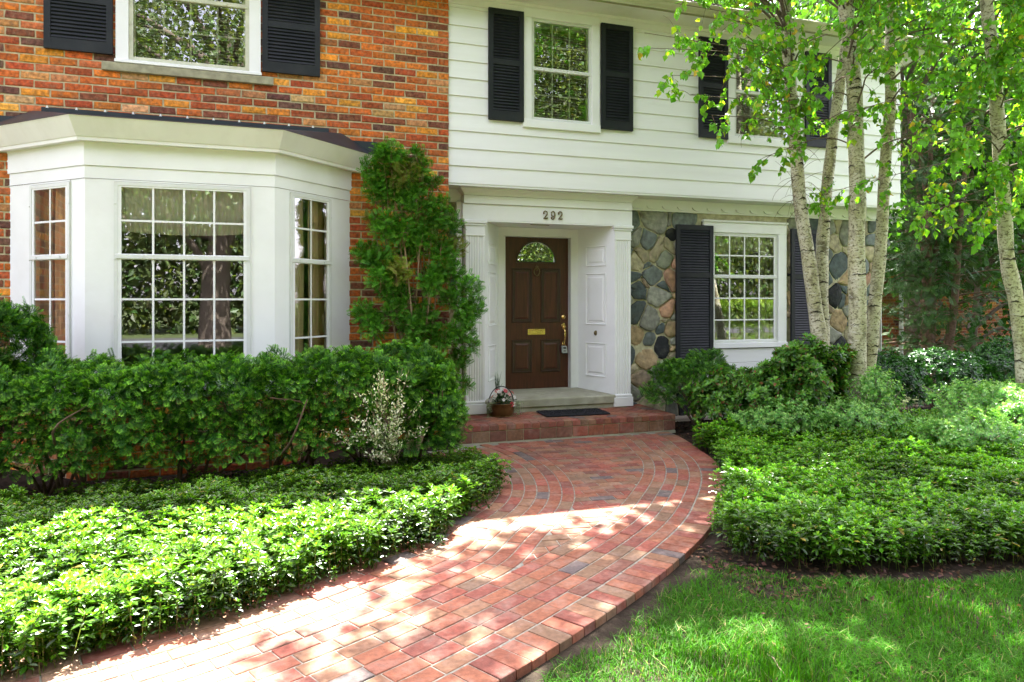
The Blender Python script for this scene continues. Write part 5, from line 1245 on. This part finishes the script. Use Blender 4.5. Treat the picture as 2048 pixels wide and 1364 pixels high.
def bigtree(label, x, y, h, r, trunk_r, nleaf, base=(.06, .16, .02), cb=None, lsize=.22, name='broadleaf_tree', group=None, fork=None, ell=(1, 1, 1), drp=0., mat='birchleaf'):
    t = thing(name, (x, y, -.05), label, 'tree', group); mb = MB(); cb = cb or h*.42; br = []
    p = spline([(x, y, -.06), (x+rng.normal(0, .05), y, cb*.5), (x+rng.normal(0, .15), y, cb), (x+rng.normal(0, .3), y+rng.normal(0, .3), h*.8)], 8)
    mb.tube(p, np.interp(np.linspace(0, 1, len(p)), [0, .08, .5, 1], [trunk_r*1.5, trunk_r, trunk_r*.75, trunk_r*.2])*(1+.04*vnoise(p, 6, 3)), 16, col=(.12, .095, .075))
    mb.build('trunk', [M['twig']], t)
    lv = MB(); nl = 30; ctr = []
    for i in range(nl):
        a = rng.uniform(0, 6.28); z = rng.uniform(cb, h*.95); rr = r*math.sqrt(max(.08, 1-((z-(cb+(h-cb)*.4))/(h-cb)*1.25)**2))*rng.uniform(.45, 1)
        e = np.array((x+math.cos(a)*rr*ell[0], y+math.sin(a)*rr*ell[1], z-drp*rr)); s_ = p[np.argmin(np.abs(p[:, 2]-min(z*.75, h*.7)))]
        br.append(spline([s_, (s_+e)/2+np.array((0, 0, .25)), e], 5)); ctr.append(e)
    if fork is not None: br += fork
    m2 = MB()
    for q in br: m2.tube(q, np.linspace(trunk_r*.32, .03, len(q)), 7, col=(.115, .09, .07))
    m2.build('limbs', [M['twig']], t)
    per = nleaf//nl
    for e in ctr:
        pp = e+rng.normal(0, 1, (per, 3))*[r*.25, r*.25, r*.18]
        if y < -9: pp[:, 1] = np.minimum(pp[:, 1], -10.0-rng.random(per)*1.5)
        lt = 1+.3*rng.normal()
        c = cvar(base, per, .35, .1)*np.clip(lt, .55, 1.5)
        scatter(lv, BLEAF if lsize < .3 else SLEAF, pp, orient(rdir(per, (0, 0, -.8)), rdir(per, (0, 0, .8))), lsize*rng.uniform(.6, 1.3, per), c)
    lv.build('crown', [M[mat]], t); return t
bigtree('tall dense dark tree beyond the neighbour roof, upper right corner', 15.5, 12, 13, 4.2, .3, 12000, (.045, .12, .018), lsize=.30)
bigtree('leafy tree behind the house corner, above the dark evergreen', 10.6, 3.1, 9.5, 2.3, .16, 9000, (.05, .14, .018), cb=3.4, lsize=.16)
bigtree('broad tree standing far right behind the leaning birch', 15.0, 4.0, 10, 3.2, .25, 11000, (.055, .15, .02), cb=2.2, lsize=.22)
bigtree('low dark conifer-like tree against the neighbour brick wall', 11.2, 2.4, 5.6, 1.7, .12, 5500, (.028, .085, .012), cb=.7, lsize=.11, mat='yew')
bigtree('tree rising behind the roof ridge to the right', 8.5, 13, 13, 3.8, .3, 9000, (.05, .13, .02), lsize=.3)
# ------------------------------------------------------------------ street side, seen only as reflections in the panes
fk = [spline([(-3.5, -14, 1.9), (-4.0, -13.8, 3.0), (-5.2, -13.2, 4.6), (-6.0, -12.5, 6)], 6), spline([(-3.5, -14, 2.0), (-3.1, -13.9, 3.2), (-2.6, -13.4, 5), (-2.0, -12.8, 6.5)], 6)]
bigtree('big old street tree with a forked trunk, mirrored in the bay window', -3.5, -14, 12, 5.5, .42, 40000, (.09, .135, .04), cb=4.0, lsize=.13, fork=fk, drp=.15)
bigtree('second street tree on the far lawn, mirrored in the upper windows', 3.5, -17, 13, 4.8, .38, 30000, (.085, .135, .04), cb=4.5, lsize=.14)
bigtree('street tree far left across the lawn, mirrored in the bay side pane', -11, -18, 13, 4.8, .36, 9000, (.085, .13, .04), cb=4.5, lsize=.26)
bigtree('street tree far right across the lawn, mirrored in the stone-wall window', 10.5, -15, 12, 4.5, .34, 30000, (.10, .145, .04), cb=3.6, lsize=.14)
hedge('privet_hedge', 'yellow-green clipped hedge across the street, mirrored in the stone-wall window', 7.5, 15, -12.6, -11.7, .05, 1.5, 60, size=.22, nb=6, base=(.14, .24, .02), tipc=(.3, .4, .03))
mb = MB(); mb.add([(-300, -27, -.05), (300, -27, -.05), (300, -21, -.05), (-300, -21, -.05)], [(0, 1, 2, 3)]); mb.add([(-6.2, -21, -.048), (-3.8, -21, -.048), (-4.4, -9.6, -.048), (-5.9, -9.6, -.048)], [(0, 1, 2, 3)]); o = mb.build('road', [M['asphalt']]); tag(o, 'asphalt street and drive', kind='structure')
def woodline():
    mb = MB(); n = 190000; p = np.c_[rng.uniform(-48, 48, n), rng.uniform(-36, -30, n), np.zeros(n)]
    hh = 14+3*vnoise(p[:, :2], .35, 4)+1.2*vnoise(p[:, :2], 1.1, 5); p[:, 2] = rng.random(n)**.8*hh
    c = cvar((.085, .125, .04), n, .35, .12)*(1+.4*vnoise(p, .8, 8))[:, None]
    scatter(mb, SLEAF, p, orient(rdir(n, (0, 0, -.5)), rdir(n, (0, .6, .8))), rng.uniform(.3, .58, n), np.clip(c, .005, .6)); o = mb.build('woodland', [M['birchleaf']]); tag(o, 'belt of trees across the street that only shows in window reflections', 'trees', kind='stuff')
woodline()
def far_house():
    t = thing('opposite_house', (-4, -36, 0), 'pale house with brick ends across the street, mirrored in the bay window', 'house'); mb = MB(); mb.box(-13, 5, -41, -36, 0, 4.5); mb.build('wall', [M['beige']], t)
    mb = MB(); mb.add([(-13.6, -35.5, 4.4), (5.6, -35.5, 4.4), (5.6, -38.5, 7.2), (-13.6, -38.5, 7.2), (5.6, -41.5, 4.4), (-13.6, -41.5, 4.4)], [(1, 0, 3, 2), (2, 3, 5, 4)]); mb.build('roof', [M['shing']], t)
    for x in (-11, -7.5, -1, 2.5):
        mb = MB(); mb.box(x, x+1.2, -36.02, -35.97, 1, 2.6); mb.build('window', [M['shut']], t)
    mb = MB(); mb.box(-5, -3.8, -36.02, -35.96, 0, 2.2); mb.build('door', [M['door']], t)
# ------------------------------------------------------------------ curtains, blinds, flowers
def pleats(mb, T, u0, u1, z0, z1, w, amp=.018, per=.075, col=(.5, .36, .2), hem=0., nz=10):
    n = max(12, int((u1-u0)/.008)); u = np.linspace(u0, u1, n); ph = rng.uniform(0, 6, 2); rows = []
    for j in range(nz+1):
        z = z0+(z1-z0)*j/nz; am = amp*(1-.45*j/nz)
        rows.append(np.c_[u+.006*np.sin(j*.7+ph[0]), w+am*np.sin(u/per*6.283+ph[0]+.5*np.sin(u*9+ph[1])), np.full(n, z)+(hem*np.sin((u-u0)/(u1-u0)*math.pi)*(1-j/nz) if hem else 0)])
    v = T(np.concatenate(rows)); mb.add(v, [(j*n+i, j*n+i+1, j*n+n+i+1, j*n+n+i) for j in range(nz) for i in range(n-1)], col, 0, True)
def curtain(T, u0, u1, z0, z1, w, label, col=(.5, .34, .17), name='curtain', mat='curtain', **k):
    mb = MB(); pleats(mb, T, u0, u1, z0, z1, w, col=col, **k); c = T(np.array([[(u0+u1)/2, w, z1]]))[0]; o = mb.build(name, [M[mat]], None, c); tag(o, label, 'curtain'); return o
curtain(TL, .18, .44, .78, 2.68, -.125, 'tan curtain hanging inside the left side pane of the bay', col=(.85, .66, .38))
curtain(TL, .50, .80, .78, 2.68, -.115, 'russet curtain at the inner edge of the left side pane of the bay', col=(.78, .48, .26))
curtain(TRt, .37, .50, .78, 2.68, -.125, 'narrow tan curtain inside the right side pane of the bay', col=(.85, .66, .40))
curtain(TRt, .58, .86, .78, 2.68, -.115, 'wide tan curtain at the outer edge of the right side pane of the bay', col=(.85, .64, .38))
curtain(TC, .18, 1.46, 2.25, 2.70, -.075, 'sheer white valance across the top of the middle bay pane', col=(.88, .88, .84), name='valance', mat='sheer', amp=.014, per=.05, hem=-.035)
curtain(FT, 3.9, 4.9, 2.22, 2.56, -.09, 'white swagged valance in the stone-wall window', col=(.62, .61, .52), name='valance', mat='sheer', amp=.012, per=.09, hem=.10)
curtain(FT, 4.78, 4.93, 1.0, 2.55, -.17, 'pale curtain down the right side of the stone-wall window', col=(.55, .55, .42), mat='sheer')
def blind(T, u0, u1, z0, z1, label, pitch=.032, tilt=.55):
    mb = MB(); z = z1
    while z > z0:
        mb.add(T(np.array([(u0, -.13, z-.012*tilt), (u1, -.13, z-.012*tilt), (u1, -.155, z+.012*tilt), (u0, -.155, z+.012*tilt)])), [(0, 1, 2, 3)]); z -= pitch
    for f in (.15, .5, .85): mb.tube(T(np.array([(u0+(u1-u0)*f, -.127, z0), (u0+(u1-u0)*f, -.127, z1)])), .0016, 4)
    mb.box(u0, u1, -.165, -.12, z1+.005, z1+.04, T=T); mb.box(u0, u1, -.15, -.13, z0-.02, z0-.005, T=T)
    c = T(np.array([[(u0+u1)/2, -.14, z1]]))[0]; o = mb.build('window_blind', [M['blind']], None, c); tag(o, label, 'blind', 'slatted blinds in the upper windows')
blind(FB, -3.28, -2.24, 4.07, 4.98, 'cream slatted blind inside the brick-wall upper window')
blind(FS_, 1.07, 1.81, 3.84, 4.99, 'cream slatted blind in the upper window above the door')
blind(FS_, 3.99, 4.95, 3.84, 4.99, 'cream slatted blind in the upper window behind the birch')
def flowers():
    c0 = f0+np.array((0, 0, .15)); st, pk, lf = MB(), MB(), MB()
    for i in range(34):
        d = rdir(1, (0, -.15, .8))[0]; e = c0+d*np.array((.17, .13, .17))+np.array((.02, 0, .0)); st.tube([c0, (c0+e)/2+[0, 0, .02], e], .002, 4, col=(.05, .11, .03))
        col = np.array([(.75, .72, .68), (.78, .74, .7), (.62, .09, .12), (.70, .38, .36), (.55, .05, .08)][rng.choice(5, p=[.38, .15, .2, .15, .12])])
        n = 7; a = np.arange(n)/n*6.283+rng.uniform(0, 6); ax = unit(d+np.array((0, -.5, .1))); x = unit(np.cross(ax, (0, 0, 1.))); y = np.cross(ax, x)
        dd = np.cos(a)[:, None]*x+np.sin(a)[:, None]*y+ax*.35
        scatter(pk, LEAFW, np.tile(e, (n, 1)), orient(dd, np.tile(ax, (n, 1))), np.full(n, rng.uniform(.022, .034)), cvar(col, n, .12, .03))
        pk.lathe(e+ax*.003, [(0, .005), (.005, .003), (.005, 0)], 6, col=(.5, .4, .05))
    n = 170; d = rdir(n, (0, -.1, .35)); p = c0+d*rng.uniform(.4, 1, (n, 1))*[.16, .14, .12]; scatter(lf, LEAF, p, orient(d+rng.normal(0, .4, d.shape), rdir(n, (0, 0, 1))), rng.uniform(.03, .05, n), cvar((.03, .07, .03), n, .4))
    for i in range(24):      # trailing sprigs
        a = rng.choice([-1, 1])*1.0; b = c0+np.array((a*.12+rng.normal(0, .03), rng.uniform(-.12, .02), -.0)); e = b+np.array((a*rng.uniform(.03, .10), rng.normal(-.02, .04), rng.uniform(-.15, -.05))); p = spline([b, (b+e)/2+np.array((a*.04, 0, .06)), e], 5); st.tube(p, .0016, 4, col=(.2, .25, .14))
        k = rng.integers(2, len(p), 14); scatter(lf, SLEAF, p[k], orient(rdir(14, (0, 0, -.4)), rdir(14)), rng.uniform(.012, .022, 14), cvar((.33, .38, .25), 14, .3))
    for i in range(26):
        e = c0+np.array((-.05+rng.normal(0, .03), .03+rng.normal(0, .02), rng.uniform(.24, .40))); st.tube(spline([c0+np.array((-.04, .03, 0)), (c0+e)/2+rng.normal(0, .008, 3)+[-.02, .015, .02], e], 4), [.0018]*8+[.0006], 4, col=(.12, .17, .11), cap=False)
    pk.build('blossoms', [M['petal']], fp); lf.build('leaves', [M['leaf']], fp); st.build('stalks', [M['twig']], fp)
flowers()
